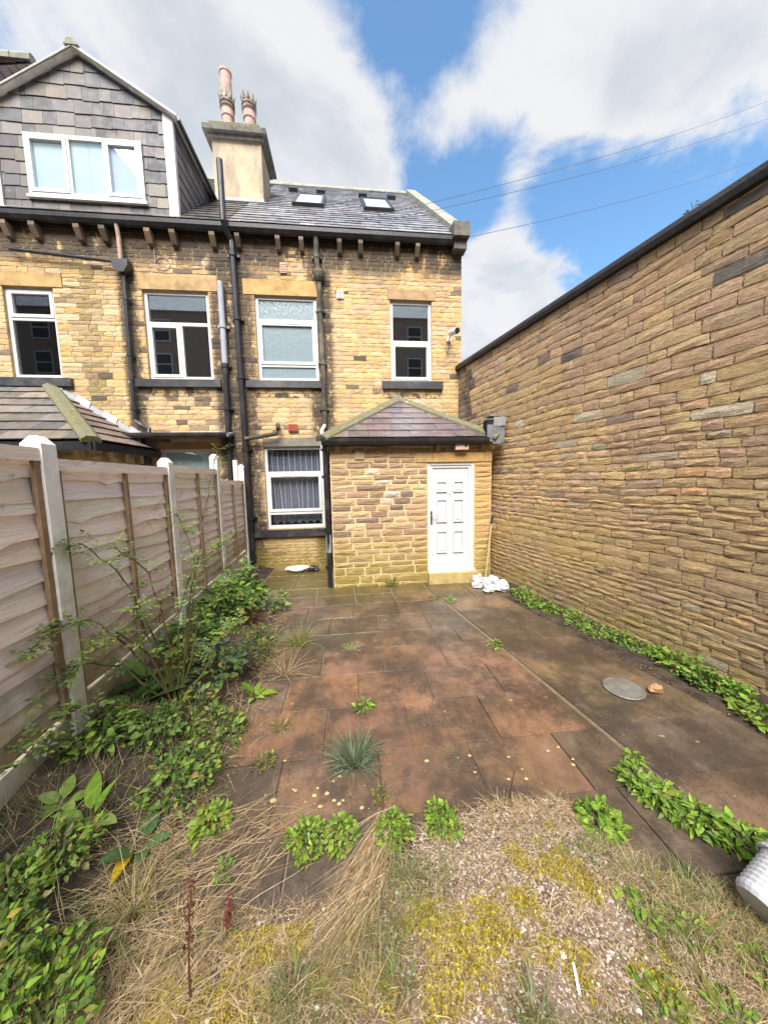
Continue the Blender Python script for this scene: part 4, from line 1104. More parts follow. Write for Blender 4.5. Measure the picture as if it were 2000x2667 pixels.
m.add(P, [(i, (i+1) % n, n+(i+1) % n, n+i) for i in range(n)]+[tuple(range(n))[::-1], tuple(range(n, 2*n))]); m.build('coping', M['felt'], yardwall)

# ------------------------------------------------------------------ timber fence with concrete posts
fence = thing('panel_fence', (-2.0, 4.5, 0), 'weathered overlap board fence between pale concrete posts and gravel boards', 'fence')
PF = [Vector((-1.872-.0928*i, 2.222+1.554*i, 0)) for i in range(-2, 4)]
PTOP = [2.12, 2.12, 2.15, 2.12, 2.28, 2.19]
PANEL = [(.33, 2.06, .05), (.36, 2.075, .05), (.42, 2.02, .09), (.42, 2.05, .10), (.46, 1.875, .12)]
fd = (PF[1]-PF[0]).normalized(); fn = Vector((fd.y, -fd.x, 0))       # faces the yard (+x)
for i, p in enumerate(PF):
    h = PTOP[i]; w = .055
    m = MB()
    c = [p-fd*w-fn*w, p+fd*w-fn*w, p+fd*w+fn*w, p-fd*w+fn*w]
    P = [q-Zu*.1 for q in c]+[q+Zu*(h-.05) for q in c]+[p+(q-p)*.45+Zu*h for q in c]
    m.add(P, [(0, 1, 5, 4), (1, 2, 6, 5), (2, 3, 7, 6), (3, 0, 4, 7), (4, 5, 9, 8), (5, 6, 10, 9), (6, 7, 11, 10), (7, 4, 8, 11), (8, 9, 10, 11)])
    m.build('post', M['concrete'], fence)
for i in range(len(PF)-1):
    z0, z1, gb = PANEL[i]
    A_, B_ = PF[i]+fd*.055, PF[i+1]-fd*.055
    L = (B_-A_).length
    MB().obox(A_-fn*.025+Zu*(gb-.15), fd*L, fn*.05, Zu*(z0-gb+.145)).build('gravel_board', M['gravel_board'], fence)
    pm = MB()        # panel frame: rails and end battens on the yard side
    pm.obox(A_+fn*.012+Zu*(z1-.075), fd*L, fn*.022, Zu*.075)
    pm.obox(A_+fn*.012+Zu*(z0+.003), fd*.04, fn*.026, Zu*(z1-.08-z0)); pm.obox(B_-fd*.04+fn*.012+Zu*(z0+.003), fd*.04, fn*.026, Zu*(z1-.08-z0))
    pm.obox(A_-fn*.032+Zu*z0, fd*.04, fn*.02, Zu*(z1-z0)); pm.obox(B_-fd*.04-fn*.032+Zu*z0, fd*.04, fn*.02, Zu*(z1-z0))
    panel = pm.build('fence_panel', M['batten'], fence)
    MB().obox(A_+fn*.0345+Zu*(z1-.078), fd*L, fn*.01, Zu*.076, (1.02, 1, .98)).build('top_rail', M['wood'], panel)
    MB().obox(A_+fd*(L/2-.018)+fn*.012+Zu*(z0+.003), fd*.036, fn*.028, Zu*(z1-.083-z0)).build('batten', M['batten'], panel)
    nb_ = 13; step = (z1-.03-z0)/nb_
    for k in range(nb_):
        zb = z0+step*k
        NS_ = 14; ph, am = rng.uniform(0, 6), rng.uniform(.010, .032)
        P = []; tn = vary((1, 1, 1), .1)
        f1, f2 = rng.uniform(2, 4), rng.uniform(5, 9)
        knot = rng.uniform(.1, .9)
        for s in range(NS_+1):
            t = s/NS_; q = A_+fd*(L*t)
            lo = zb+am*sin(ph+t*f1)+.5*am*sin(ph*2+t*f2)-.028*math.exp(-((t-knot)/.03)**2)*(am > .010)
            if k == 0: lo = max(lo, z0+.003)
            hi = min(zb+step*1.42, z1-.02)
            bulge = .004*sin(ph+t*3)
            P += [q+fn*(.012+bulge)+Zu*lo, q+fn*(.002+bulge)+Zu*lo, q-fn*.012+Zu*hi, q-fn*.020+Zu*hi]
        F = []
        for s in range(NS_):
            a = 4*s; b = a+4
            F += [(a, b, b+2, a+2), (a+1, a+3, b+3, b+1), (a, a+1, b+1, b), (a+2, b+2, b+3, a+3)]
        F += [(0, 2, 3, 1), (4*NS_, 4*NS_+1, 4*NS_+3, 4*NS_+2)]
        m = MB(); m.add(P, F, tn); m.build('slat', M['wood'], panel)
# short white upstand at the end of the fence
MB().box(-2.275, -2.195, 6.78, 6.86, 1.5, 2.28).build('end_post_cap', M['white_paint'], fence)
# ------------------------------------------------------------------ small things on and by the walls
c_ = thing('security_camera', (2.2, 6.98, 4.75), 'small white bullet security camera high on the house corner', 'camera')
m = MB(); m.tube([(2.16, 6.80, 4.80), (2.185, 6.70, 4.775), (2.22, 6.56, 4.745)], [.055, .062, .062], 14); m.build('body', M['white_plastic'], c_)
MB().tube([(2.22, 6.56, 4.745), (2.224, 6.545, 4.741)], .054, 14).build('lens', M['dark_plastic'], c_)
m = MB(); m.tube([(2.18, 6.99, 4.74), (2.18, 6.90, 4.74), (2.17, 6.80, 4.79)], .018, 8); m.tube([(2.18, 6.985, 4.74), (2.18, 6.96, 4.74)], .05, 12); m.build('bracket', M['white_plastic'], c_)
m = MB(); m.tube([(2.19, 6.95, 4.72), (2.19, 6.94, 4.58), (2.13, 6.96, 4.46)], .008, 6); m.build('cable', M['dark_plastic'], c_)
w_ = thing('wall_light', (1.91, 5.45, 2.31), 'small white bulkhead light fixed above the back door', 'light')
MB().box(1.80, 2.02, 5.36, 5.485, 2.315, 2.415, jit=.004).build('body', M['vent_pink'], w_)
MB().box(1.955, 1.995, 5.352, 5.361, 2.36, 2.40).build('sensor', M['dark_plastic'], w_)
b_ = thing('broom_handle', (2.38, 5.3, 0), 'pale wooden pole leaning in the corner beside the back door', 'pole')
MB().tube([(2.30, 5.28, .0), (2.475, 5.44, 1.02)], .014, 10).build('shaft', M['timber'], b_)
MB().tube([(2.475, 5.44, 1.02), (2.500, 5.463, 1.16)], .017, 10).build('grip', M['dark_plastic'], b_)
def crumple(c, r, n=10, mseg=7, amp=.3, flat_=1.0):
    mb = MB(); c = Vector(c); sd = rng.uniform(0, 50); P = []
    for j in range(mseg+1):
        th = pi*j/mseg
        for i in range(n):
            a = 2*pi*i/n
            d = Vector((sin(th)*cos(a), sin(th)*sin(a), cos(th)))
            k = 1+amp*mnoise.noise(d*1.7+Vector((sd, 0, 0)))+amp*.5*mnoise.noise(d*4+Vector((0, sd, 0)))
            P.append(c+Vector((d.x*r[0], d.y*r[1], max(d.z*r[2], -.5*r[2]*flat_)))*k)
    F = [(j*n+i, (j+1)*n+i, (j+1)*n+(i+1) % n, j*n+(i+1) % n) for j in range(mseg) for i in range(n)]
    mb.add(P, F); return mb
RB = [((2.12, 5.14, .07), (.12, .1, .09), 'crumpled white plastic bag lying against the door step'), ((2.30, 5.06, .09), (.13, .12, .12), 'bulging white plastic bag by the foot of the leaning pole'),
      ((2.42, 4.90, .07), (.11, .12, .1), 'dusty white plastic bag against the boundary wall'), ((2.20, 4.88, .05), (.09, .07, .06), 'small grey white bag slumped in front of the other bags'), ((2.18, 5.26, .08), (.09, .07, .10), 'tied white bag tucked behind the pole beside the step')]
for c, r, lb in RB:
    o = crumple(c, r, 18, 12, .5).build('plastic_bag', M['bag'], origin=(c[0], c[1], 0)); tag(o, lb, 'bag', 'plastic bags heaped by the back door')
o = crumple((-1.08, 6.60, .07), (.22, .10, .06), 22, 12, .5).build('plastic_sheet', M['bag']); tag(o, 'flat white plastic sheet on the slabs beneath the ground floor window', 'plastic')
o = crumple((-.78, 6.62, .05), (.12, .09, .06), 16, 9, .5).build('plastic_bag', M['dark_plastic']); tag(o, 'dark glossy crumpled bag beside the flat white sheet', 'bag')
m = MB(); m.lathe((2.30, 2.40, .002), [(.145, 0), (.155, .010), (.145, .017), (.125, .012), (.05, .009), (.0001, .009)], 28, caps=False)
o = m.build('round_cover', plain_noise('grey_plastic_lid', (.20, .19, .165), .3, .6, 1.2, 9, .003, .5, (.08, .065, .05), .8)); tag(o, 'grey round lid lying flat on the wet slabs near the boundary wall', 'lid')
o = crumple((2.53, 2.33, .03), (.065, .045, .045), 9, 6, .5).build('loose_stone', M['dressed']); o.data.materials[0] = plain_noise('orange_stone', (.42, .23, .11), .85, .8, 1.2, 12, .003, .3); tag(o, 'small orange stone beside the grey round lid', 'stone')
# white plastic drum lying in the grass
bk = thing('plastic_tub', (1.66, .92, .06), 'white ribbed plastic tub tipped over in the dry grass', 'tub')
ax = Vector((.55, .10, .30)).normalized(); s_ = ax.cross(Zu).normalized(); t_ = s_.cross(ax)
m = MB(); c0 = Vector((1.60, .94, .09)); n = 28; prof = [(.0, .105), (.015, .115)]
for k in range(7): prof += [(.03+k*.022, .118), (.041+k*.022, .112)]
prof += [(.20, .118), (.34, .125), (.345, .11)]
P = [c0+ax*a+(s_*cos(2*pi*i/n)+t_*sin(2*pi*i/n))*r for a, r in prof for i in range(n)]
m.add(P, [(j*n+i, j*n+(i+1) % n, (j+1)*n+(i+1) % n, (j+1)*n+i) for j in range(len(prof)-1) for i in range(n)]+[tuple(range(n))[::-1]]); m.build('shell', M['white_plastic'], bk)
P = [c0+ax*a+(s_*cos(2*pi*i/n)+t_*sin(2*pi*i/n))*r for a, r in ((.196, .126), (.196, .133), (.212, .133), (.212, .126)) for i in range(n)]
m = MB(); m.add(P, [(j*n+i, j*n+(i+1) % n, (j+1)*n+(i+1) % n, (j+1)*n+i) for j in range(3) for i in range(n)]); m.build('rim', M['white_plastic'], bk)
o = MB().box(.72, .729, .84, .91, .125, .131).build('plastic_strip', M['white_plastic']); o.rotation_euler = (0.15, 0, -.35); tag(o, 'thin white plastic strip lying on the stony ground', 'plastic')
# overhead wires
def camray(px, py): return ((px-1000)/846*_R+(py-1333.5)/846*_D+_f)
def wire(p0, px, py, X, label):
    d = camray(px, py); p1 = Vector((0, 0, CAM_H))+d*(X/d.x)
    p0 = Vector(p0); L = (p1-p0).length
    pts = [p0+(p1-p0)*(k/24)-Zu*(L*.012*4*(k/24)*(1-k/24)) for k in range(25)]
    o = MB().tube(pts, .0055, 5).build('overhead_wire', M['wire']); tag(o, label, 'wire', 'overhead wires running from the house eaves')
wire((-1.47, 6.97, 6.46), 2000, 262, 17, 'uppermost overhead wire rising from the house eaves')
wire((-1.30, 6.97, 6.44), 2000, 308, 17, 'middle overhead wire running just under the uppermost one')
wire((1.05, 6.97, 6.40), 2000, 405, 17, 'lowest overhead wire leaving the eaves by the gable end')

# ------------------------------------------------------------------ plants
def leaf(mb, p, d, up, L, W, tint, curl=.3, seg=4, fold=.3, tip=.62):
    p, d = Vector(p), Vector(d).normalized(); s = d.cross(Vector(up))
    if s.length < .05: s = d.cross(Vector((1, .3, .1)))
    s.normalize(); nrm = s.cross(d).normalized()
    P, prev = [], p.copy(); dirn = d.copy()
    for k in range(seg+1):
        t = k/seg
        w = W*.5*(sin(pi*min(1, t**tip))**.8 if 0 < t < 1 else (.06 if k == 0 else 0.02))
        P += [prev-s*w+nrm*w*fold, prev, prev+s*w+nrm*w*fold]
        dirn = (dirn-nrm*curl/seg).normalized(); prev = prev+dirn*(L/seg)
    F = []
    for k in range(seg):
        a = 3*k; F += [(a, a+1, a+4, a+3), (a+1, a+2, a+5, a+4)]
    mb.add(P, F, tint)
def blade(mb, p, d, L, w, tint, droop=.5, seg=4):
    p, d = Vector(p), Vector(d).normalized()
    s = d.cross(Vector((rng.uniform(-1, 1), rng.uniform(-1, 1), .4))).normalized()
    P = []
    for k in range(seg+1):
        t = k/seg; ww = w*.5*(1-t*.9)
        P += [p-s*ww, p+s*ww]
        d = (d-Zu*droop/seg+Vector((rng.uniform(-.1, .1), rng.uniform(-.1, .1), 0))).normalized(); p = p+d*(L/seg)
        if p.z < terrain(p.x, p.y)+.004: p.z = terrain(p.x, p.y)+.004+rng.random()*.02
    mb.add(P, [(2*k, 2*k+1, 2*k+3, 2*k+2) for k in range(seg)], tint)
def rdir(el0, el1, az=None, sp=pi):
    a = rng.uniform(-sp, sp)+(az or 0); e = radians(rng.uniform(el0, el1))
    return Vector((cos(a)*cos(e), sin(a)*cos(e), sin(e)))
BRIGHT = [(.20, .34, .035), (.25, .40, .045), (.16, .29, .035), (.28, .40, .06)]
MID = [(.16, .26, .055), (.21, .32, .065), (.13, .22, .05), (.25, .34, .09)]
DEEP = [(.08, .16, .04), (.11, .20, .045), (.065, .13, .035)]
GREY = [(.16, .21, .13), (.13, .18, .11), (.2, .24, .16)]
OLIVE = [(.22, .23, .05), (.26, .25, .06), (.17, .19, .05)]
STRAW = [(.55, .42, .23), (.46, .33, .18), (.60, .49, .30), (.38, .25, .13), (.50, .37, .22)]
RED = [(.2, .035, .025), (.16, .03, .03), (.25, .06, .03)]
def bushy(name, label, pos, r, h, n, L, W, pal, cat='plant', group=None, stems=5, flatten=.55, lo=10, hi=70):
    """leafy clump: separate stems, foliage of many leaves"""
    x, y = pos; z = terrain(x, y)-.01
    root = thing(name, (x, y, z), label, cat, group)
    for k in range(stems):
        a = 2*pi*k/stems+rng.uniform(-.4, .4); q = rng.uniform(.2, .75)
        MB().tube([(x, y, z), (x+cos(a)*r*q*.5, y+sin(a)*r*q*.5, z+h*.5), (x+cos(a)*r*q, y+sin(a)*r*q, z+h*.85)], [.006, .004, .002], 5, (.1, .14, .04)).build('stem', M['stem'], root)
    m = MB()
    for k in range(n):
        a = rng.uniform(0, 2*pi); q = sqrt(rng.random())
        rr = r*q*(.8+.35*mnoise.noise(Vector((cos(a)*1.3+x*3, sin(a)*1.3+y*3, 2))))
        zt = h*(1-flatten*q*q)*rng.uniform(.2, 1.0)*(1+.45*mnoise.noise(Vector((cos(a)*rr*14+x*9, sin(a)*rr*14+y*9, 6))))
        px_, py_ = x+cos(a)*rr, y+sin(a)*rr
        p = Vector((px_, py_, max(z+zt, terrain(px_, py_)+.012)))
        d = Vector((cos(a+rng.uniform(-.9, .9)), sin(a+rng.uniform(-.9, .9)), rng.uniform(sin(radians(lo-20)), sin(radians(hi-20)))))
        sc = rng.uniform(.3, .7) if rng.random() < .45 else rng.uniform(.7, 1.2)
        tn = vary(rng.choice(pal), .35)
        if rng.random() < .05: tn = vary(rng.choice([(.42, .34, .07), (.3, .2, .08), (.38, .36, .16)]), .2)
        leaf(m, p, d, Zu+rdir(-40, 60)*1.0, L*sc, W*sc*rng.uniform(.6, 1.2), tn, rng.uniform(-.4, 1.2), 3 if L < .07 else 4)
    m.build('foliage', M['leaf'], root, kind='stuff')
    return root
def rosette(name, label, pos, n, L, W, pal, lo=15, hi=60, cat='plant', group=None, z=None, extra=None):
    """few large leaves, each a part"""
    x, y = pos; z = (terrain(x, y) if z is None else z)-.005
    root = thing(name, (x, y, z), label, cat, group)
    for k in range(n):
        d = rdir(lo, hi, 2*pi*k/n, .5); sc = rng.uniform(.65, 1.15)
        m = MB(); ps = Vector((x, y, z)); pe = ps+d*L*.3*sc
        m.tube([ps, pe], [.005, .003], 5, (.13, .2, .05) if rng.random() < .7 else (.25, .1, .05))
        leaf(m, pe-d*.004, d, Zu, L*sc, W*sc, vary(rng.choice(pal), .18), rng.uniform(.3, 1.0), 6, .2, .75)
        m.build('leaf', M['leaf'], root)
    return root
def tuft(name, label, pos, n, L, sp, pal, droop=.6, w=.006, cat='grass', group=None, lo=25, hi=85, mat='straw'):
    x, y = pos; z = terrain(x, y)-.003
    root = thing(name, (x, y, z), label, cat, group)
    m = MB()
    for k in range(n):
        a = rng.uniform(0, 2*pi); q = sp*sqrt(rng.random())
        blade(m, (x+cos(a)*q, y+sin(a)*q, z), rdir(lo, hi, a, .8), L*rng.uniform(.5, 1.15), w*rng.uniform(.7, 1.3), vary(rng.choice(pal), .2), droop*rng.uniform(.4, 1.4))
    m.build('blades', M[mat], root, kind='stuff')
    MB().lathe((x, y, z-.005), [(sp*.9, 0), (sp*.6, .012), (.001, .016)], 10, (.12, .09, .04), caps=False).build('crown', M['stem'], root)
    return root
# the bed along the fence, far to near
bushy('broadleaf_bush', 'dense dark green leafy bush against the far end of the fence', (-1.62, 4.75), .42, .62, 420, .11, .07, MID+DEEP+BRIGHT[:1])
bushy('broadleaf_bush', 'dense leafy bush beside the third concrete post of the fence', (-1.55, 4.15), .40, .50, 380, .10, .065, MID+DEEP+BRIGHT[:2])
bushy('variegated_bush', 'pale edged leafy plant at the corner of the bed by the back slabs', (-1.12, 4.62), .22, .34, 130, .09, .05, GREY+MID)
bushy('sedum', 'dark red seed head plant in the middle of the bed', (-1.26, 4.05), .16, .30, 260, .035, .02, RED, flatten=.7)
tuft('grass_tuft', 'tall green and yellow grass tuft at the edge of the slabs', (-.62, 3.60), 130, .34, .07, OLIVE+MID+STRAW[:1], .7, .007)
bushy('lavender_clump', 'grey green feathery clump in the bed', (-1.10, 3.20), .17, .27, 420, .06, .008, GREY, flatten=.6)
bushy('yellow_shrublet', 'yellow green wispy plant beside the feathery grey clump', (-.93, 3.28), .17, .26, 260, .045, .014, OLIVE, flatten=.6)
tuft('grass_tuft', 'dead straw tuft with bent seed heads at the bed edge', (-.66, 3.05), 70, .34, .05, STRAW, .9, .005)
rosette('dock_plant', 'bright green dock with upright leaves at the edge of the slabs', (-.86, 2.72), 8, .14, .065, BRIGHT, 25, 75)
bushy('bramble_clump', 'low bramble clump spreading at the middle of the bed', (-1.25, 2.95), .35, .30, 260, .075, .05, MID+GREY)
bushy('bramble_clump', 'mixed green weeds below the gravel board between second and third posts', (-1.62, 3.35), .34, .34, 300, .075, .05, MID+DEEP)
rosette('dock_plant', 'dark green dock with big leaves under the fence', (-1.68, 2.72), 9, .20, .10, DEEP+MID[:1], 20, 65)
rosette('dock_plant', 'dark broad leaved dock leaning on the gravel board', (-1.62, 2.45), 7, .24, .12, DEEP, 20, 65)
bushy('leafy_weed', 'leafy weed at the foot of the first concrete post', (-1.62, 2.08), .20, .26, 220, .06, .038, MID+BRIGHT[:1])
bushy('leafy_weed', 'round leafed weed spreading over the dark soil', (-1.08, 1.93), .26, .17, 380, .05, .032, MID+BRIGHT[:2]+DEEP)
bushy('leafy_weed', 'dense weed between the bramble and the slabs', (-1.0, 2.28), .25, .24, 340, .05, .03, MID+OLIVE[:1])
bushy('leafy_weed', 'leafy weed growing in front of the docks', (-1.38, 2.2), .22, .22, 260, .055, .035, MID+DEEP)
rosette('dock_plant', 'large pale green dock with long leaf and red stalk', (-1.38, 1.66), 6, .17, .065, BRIGHT+MID, 25, 65)
rosette('dock_plant', 'spreading dock with oval leaves near the end of the gravel board', (-1.55, 1.72), 9, .11, .065, MID+BRIGHT[:1], 10, 50)
rosette('dock_plant', 'dock with one yellow leaf and wide blue green leaves', (-1.10, 1.58), 5, .15, .085, [(.10, .19, .07), (.08, .16, .06)], 5, 45)
ye = MB(); leaf(ye, (-1.12, 1.55, terrain(-1.12, 1.55)+.03), (-.1, -1, .1), Zu, .13, .06, (.62, .42, .02), .4, 5); o = ye.build('fallen_leaf', M['leaf']); tag(o, 'bright yellow dead leaf under the blue green dock', 'leaf')
bushy('bright_weed', 'bright green rosette weed on the left edge of the slabs', (-.79, 1.66), .10, .13, 130, .05, .03, BRIGHT+OLIVE[:1])
bushy('leafy_weed', 'small dark weed by the straw in front of the bed', (-.64, 1.44), .05, .06, 50, .03, .015, MID)
IVY = [(-1.42, 1.32), (-1.30, 1.12), (-1.12, 1.10), (-1.22, .96), (-1.02, .98), (-1.5, 1.12), (-1.38, 1.5)]
IVL = ['nettle like clump below the end of the gravel board', 'thick green clump in the near corner of the bed', 'yellow green clump between the straw and the near bed corner', 'dark leafed clump under the dead branch', 'bright clump at the edge of the near straw', 'shaded clump close under the first fence panel', 'fine leaved clump beneath the spreading dock']
for p, lb in zip(IVY, IVL): bushy('ground_ivy', lb, p, .18, .15, 330, .036, .023, MID+BRIGHT[:2]+DEEP[:1]+OLIVE[:1], group='green clumps in the near corner of the bed')
tuft('grass_tuft', 'round straw yellow grass clump in front of the docks', (-1.0, 1.36), 190, .22, .05, STRAW[:3]+OLIVE[:1], .9, .004)
# rose: arching stems with small leaflets
rb = thing('rose_bush', (-1.36, 2.5, .12), 'straggly wild rose with long arching stems in front of the fence', 'bush')
RS = [[(-1.35, 2.5, .1), (-1.25, 2.7, 1.1), (-1.2, 2.9, 1.75), (-1.12, 3.0, 2.12)], [(-1.36, 2.5, .1), (-1.5, 2.45, .9), (-1.62, 2.4, 1.25), (-1.80, 2.35, 1.46), (-1.86, 2.2, 1.44)],
      [(-1.35, 2.5, .1), (-1.3, 2.5, .85), (-1.15, 2.5, 1.25), (-.92, 2.5, 1.42)], [(-1.36, 2.5, .1), (-1.4, 2.5, .8), (-1.48, 2.5, 1.2), (-1.62, 2.4, 1.42)],
      [(-1.37, 2.5, .1), (-1.6, 2.4, .7), (-1.76, 2.3, .95), (-1.82, 2.1, .98), (-1.80, 1.9, .9)], [(-1.36, 2.5, .1), (-1.6, 2.35, .55), (-1.75, 2.2, .7), (-1.78, 2.0, .62)],
      [(-1.35, 2.5, .1), (-1.2, 2.6, .8), (-1.0, 2.6, 1.05), (-.78, 2.6, 1.18)], [(-1.34, 2.5, .1), (-1.25, 2.55, .9), (-1.2, 2.6, 1.3), (-1.3, 2.6, 1.62)],
      [(-1.36, 2.48, .1), (-1.45, 2.4, .6), (-1.6, 2.3, .85), (-1.68, 2.15, .78)], [(-1.33, 2.5, .1), (-1.1, 2.5, .5), (-.98, 2.5, .72), (-.86, 2.45, .8)],
      [(-1.36, 2.5, .1), (-1.38, 2.4, .6), (-1.44, 2.3, .9), (-1.4, 2.2, 1.05)], [(-1.36, 2.5, .1), (-1.65, 2.15, .45), (-1.76, 1.95, .5), (-1.74, 1.75, .42)]]
for pts in RS:
    pts = [Vector(p) for p in pts]; path = []
    for a, b in zip(pts[:-1], pts[1:]):
        for k in range(4): path.append(a+(b-a)*(k/4)+Vector((rng.uniform(-.012, .012), rng.uniform(-.012, .012), rng.uniform(-.01, .01))))
    path.append(pts[-1]); n = len(path)
    st = MB().tube(path, [.007*(1-.75*k/n)+.001 for k in range(n)], 5, rng.choice([(.12, .13, .04), (.14, .08, .04), (.09, .1, .03)])).build('stem', M['stem'], rb)
    lf = MB()
    for k in range(int(n*.35), n):
        for q in range(3 if k < n-3 else 5):
            p = path[k]+Vector((rng.uniform(-.02, .02),)*3); d = rdir(-10, 50)
            for t in range(5):      # pinnate leaflets
                base = p+d*(.02+.016*t)
                sd_ = d.cross(Zu).normalized()*(1 if t % 2 else -1)
                leaf(lf, base, (d*.5+sd_*.9) if t < 4 else d, Zu, rng.uniform(.026, .044), rng.uniform(.017, .026), vary(rng.choice(MID+GREY+OLIVE[:2]+BRIGHT[:1]), .25), .3, 3)
    lf.build('leaflets', M['leaf'], st, kind='stuff')
# dead dock stalks
def stalk(label, p, h, col, lean=(0, 0), seeds=True):
    x, y = p; z = terrain(x, y)-.01
    r = thing('dead_stalk', (x, y, z), label, 'stalk')
    path = [Vector((x+lean[0]*t*t, y+lean[1]*t*t, z+h*t)) for t in [k/8 for k in range(9)]]
    MB().tube(path, [.0045*(1-.6*k/9) for k in range(9)], 5, col).build('stem', M['stem'], r)
    if seeds:
        m = MB()
        for k in range(70):
            q = path[rng.randrange(4, 9)]; leaf(m, q+Vector((rng.uniform(-.012, .012), rng.uniform(-.012, .012), rng.uniform(-.02, .02))), rdir(-20, 60), Zu, .014, .01, vary(col, .3), .3, 2)
        m.build('seeds', M['leaf'], r, kind='stuff')
stalk('tall rust red dead dock stalk standing in the near straw', (-.60, 1.02), .42, (.13, .05, .035), (.02, .03))
stalk('brown dead dock stalk against the second fence panel', (-1.72, 2.75), .95, (.12, .05, .04), (-.03, .05))
stalk('thin dead stalk beside the wild rose', (-1.55, 2.62), .70, (.12, .06, .04), (.04, .05))
stalk('bare dark stalk standing at the edge of the moss', (.86, 1.60), .20, (.07, .04, .03), (.03, .0), False)
stalk('small russet stalk between the moss and the straw', (-.55, 1.20), .16, (.2, .06, .04), (.02, .02))
# plants in the paving
tuft('grass_tuft', 'pale dry tuft in a joint in the middle of the slabs', (-.02, 3.40), 70, .12, .04, [(.36, .36, .18), (.28, .32, .14)], .8, .006)
bushy('joint_weed', 'small bright weed in a slab joint behind the big grey tuft', (.07, 2.49), .085, .07, 70, .055, .018, BRIGHT+MID, stems=3)
r_ = tuft('lavender_tuft', 'big grey green tufted plant growing through the slabs', (-.02, 1.98), 330, .20, .07, GREY+[(.2, .25, .12)], .6, .008, 'plant', lo=10)
tuft('grass_tuft', 'small yellow tuft in a joint near the bed', (-.56, 2.34), 70, .11, .04, OLIVE+STRAW[:2], .8, .005)
bushy('joint_weed', 'yellow green creeping weed along the joint near the bed', (-.60, 2.04), .09, .05, 90, .03, .016, OLIVE, stems=3)
bushy('joint_weed', 'thin creeping weed between the big tuft and the bright weeds', (.12, 1.72), .06, .04, 60, .025, .014, OLIVE, stems=2)
for p, r, lb in (((-.27, 1.52), .12, 'bright green leafy clump at the broken end of the slabs'), ((-.10, 1.52), .10, 'yellow green clump next to the leafy clump on the slab edge'), ((.18, 1.50), .11, 'rounded bright clump beside the bent straw'), ((.44, 1.52), .11, 'bright clump between the straw and the gravel mound')):
    bushy('bright_weed', lb, p, r, .11, 420, .030, .019, BRIGHT+MID[3:]+OLIVE[:1], group='bright weeds along the edge of the slabs')
bushy('fern', 'dark small fern at the foot of the extension wall', (.68, 5.42), .10, .17, 60, .09, .022, DEEP+MID, lo=30, hi=90, stems=3)
bushy('joint_weed', 'leafy weed in the long joint by the boundary wall side', (1.55, 3.27), .09, .06, 70, .05, .022, BRIGHT+MID, stems=3)
bushy('joint_weed', 'low weed in the joint in front of the door', (1.25, 4.76), .12, .04, 80, .04, .016, BRIGHT+OLIVE, stems=3)
bushy('joint_weed', 'weed at the corner where the long joint begins', (1.46, 4.60), .09, .06, 80, .04, .018, BRIGHT+MID, stems=3)
bushy('joint_weed', 'small weed in the long joint near the dandelion clump', (1.79, 1.76), .05, .05, 50, .05, .018, BRIGHT, stems=3)
bushy('bright_weed', 'round leafed bright green clump beside the gravel mound', (1.25, 1.40), .13, .11, 260, .040, .034, BRIGHT)
for p, lb, n in (((1.70, 1.50), 'big leafed dandelion clump on the right hand slabs', 20), ((1.78, 1.36), 'dandelion clump trailing towards the white tub', 20), ((1.90, 1.25), 'dandelion clump right behind the white tub', 22), ((2.03, 1.14), 'dandelion clump beyond the white tub', 20), ((1.66, 1.62), 'small upright dandelion at the head of the clump', 9)):
    bushy('dandelion', lb, p, .085+.002*n, .10, 90+8*n, .055, .027, BRIGHT+MID[:1]+MID[3:], group='dandelion leaves on the right hand slabs', stems=4)
# weeds along the boundary wall
for k in range(15):
    y = 4.62-k*.205
    xw = 2.80-(y-5.0)*.2007
    x = xw-.14-.20*rng.random()-.03*(k % 3)
    lb = ['clover like weed beside the white bags', 'weed tuft next beyond the white bags', 'low weed at the wall, third from the bags', 'fine weed at the wall, fourth from the bags', 'dark leafed weed at the wall, fifth from the bags', 'weed at the wall, sixth from the bags', 'trailing weed at the wall, seventh from the bags', 'bushy weed at the wall, eighth from the bags',
          'weed at the wall just beyond the round lid', 'leafy weed at the wall level with the round lid', 'weed at the wall by the orange stone', 'big leafed weed at the wall past the orange stone', 'bright weed at the wall, second past the orange stone', 'lush weed at the wall, third past the orange stone', 'lush weed at the wall, fourth past the orange stone'][k]
    bushy('wall_weed', lb, (x+rng.uniform(-.05, .05), y+rng.uniform(-.06, .06)), rng.uniform(.11, .23), rng.uniform(.05, .14)+(.05 if k > 9 else 0), rng.randrange(140, 300), rng.uniform(.032, .046) if k < 9 else rng.uniform(.045, .06), rng.uniform(.02, .03) if k < 9 else rng.uniform(.034, .05), [BRIGHT+MID, BRIGHT+OLIVE[:1]+MID[:1], MID+BRIGHT[:2]+DEEP[:1]][k % 3], group='weeds along the foot of the boundary wall', stems=4)
bushy('wall_sprig', 'tiny dry sprig growing on top of the boundary wall coping', (0, 0), .05, .16, 26, .05, .012, OLIVE+DEEP, stems=2)
sp = [o for o in bpy.data.objects if o.name.startswith('wall_sprig')][0]
sp.location = W0-wdir*4.1-wnrm*.1+Zu*(WTOP+.13)
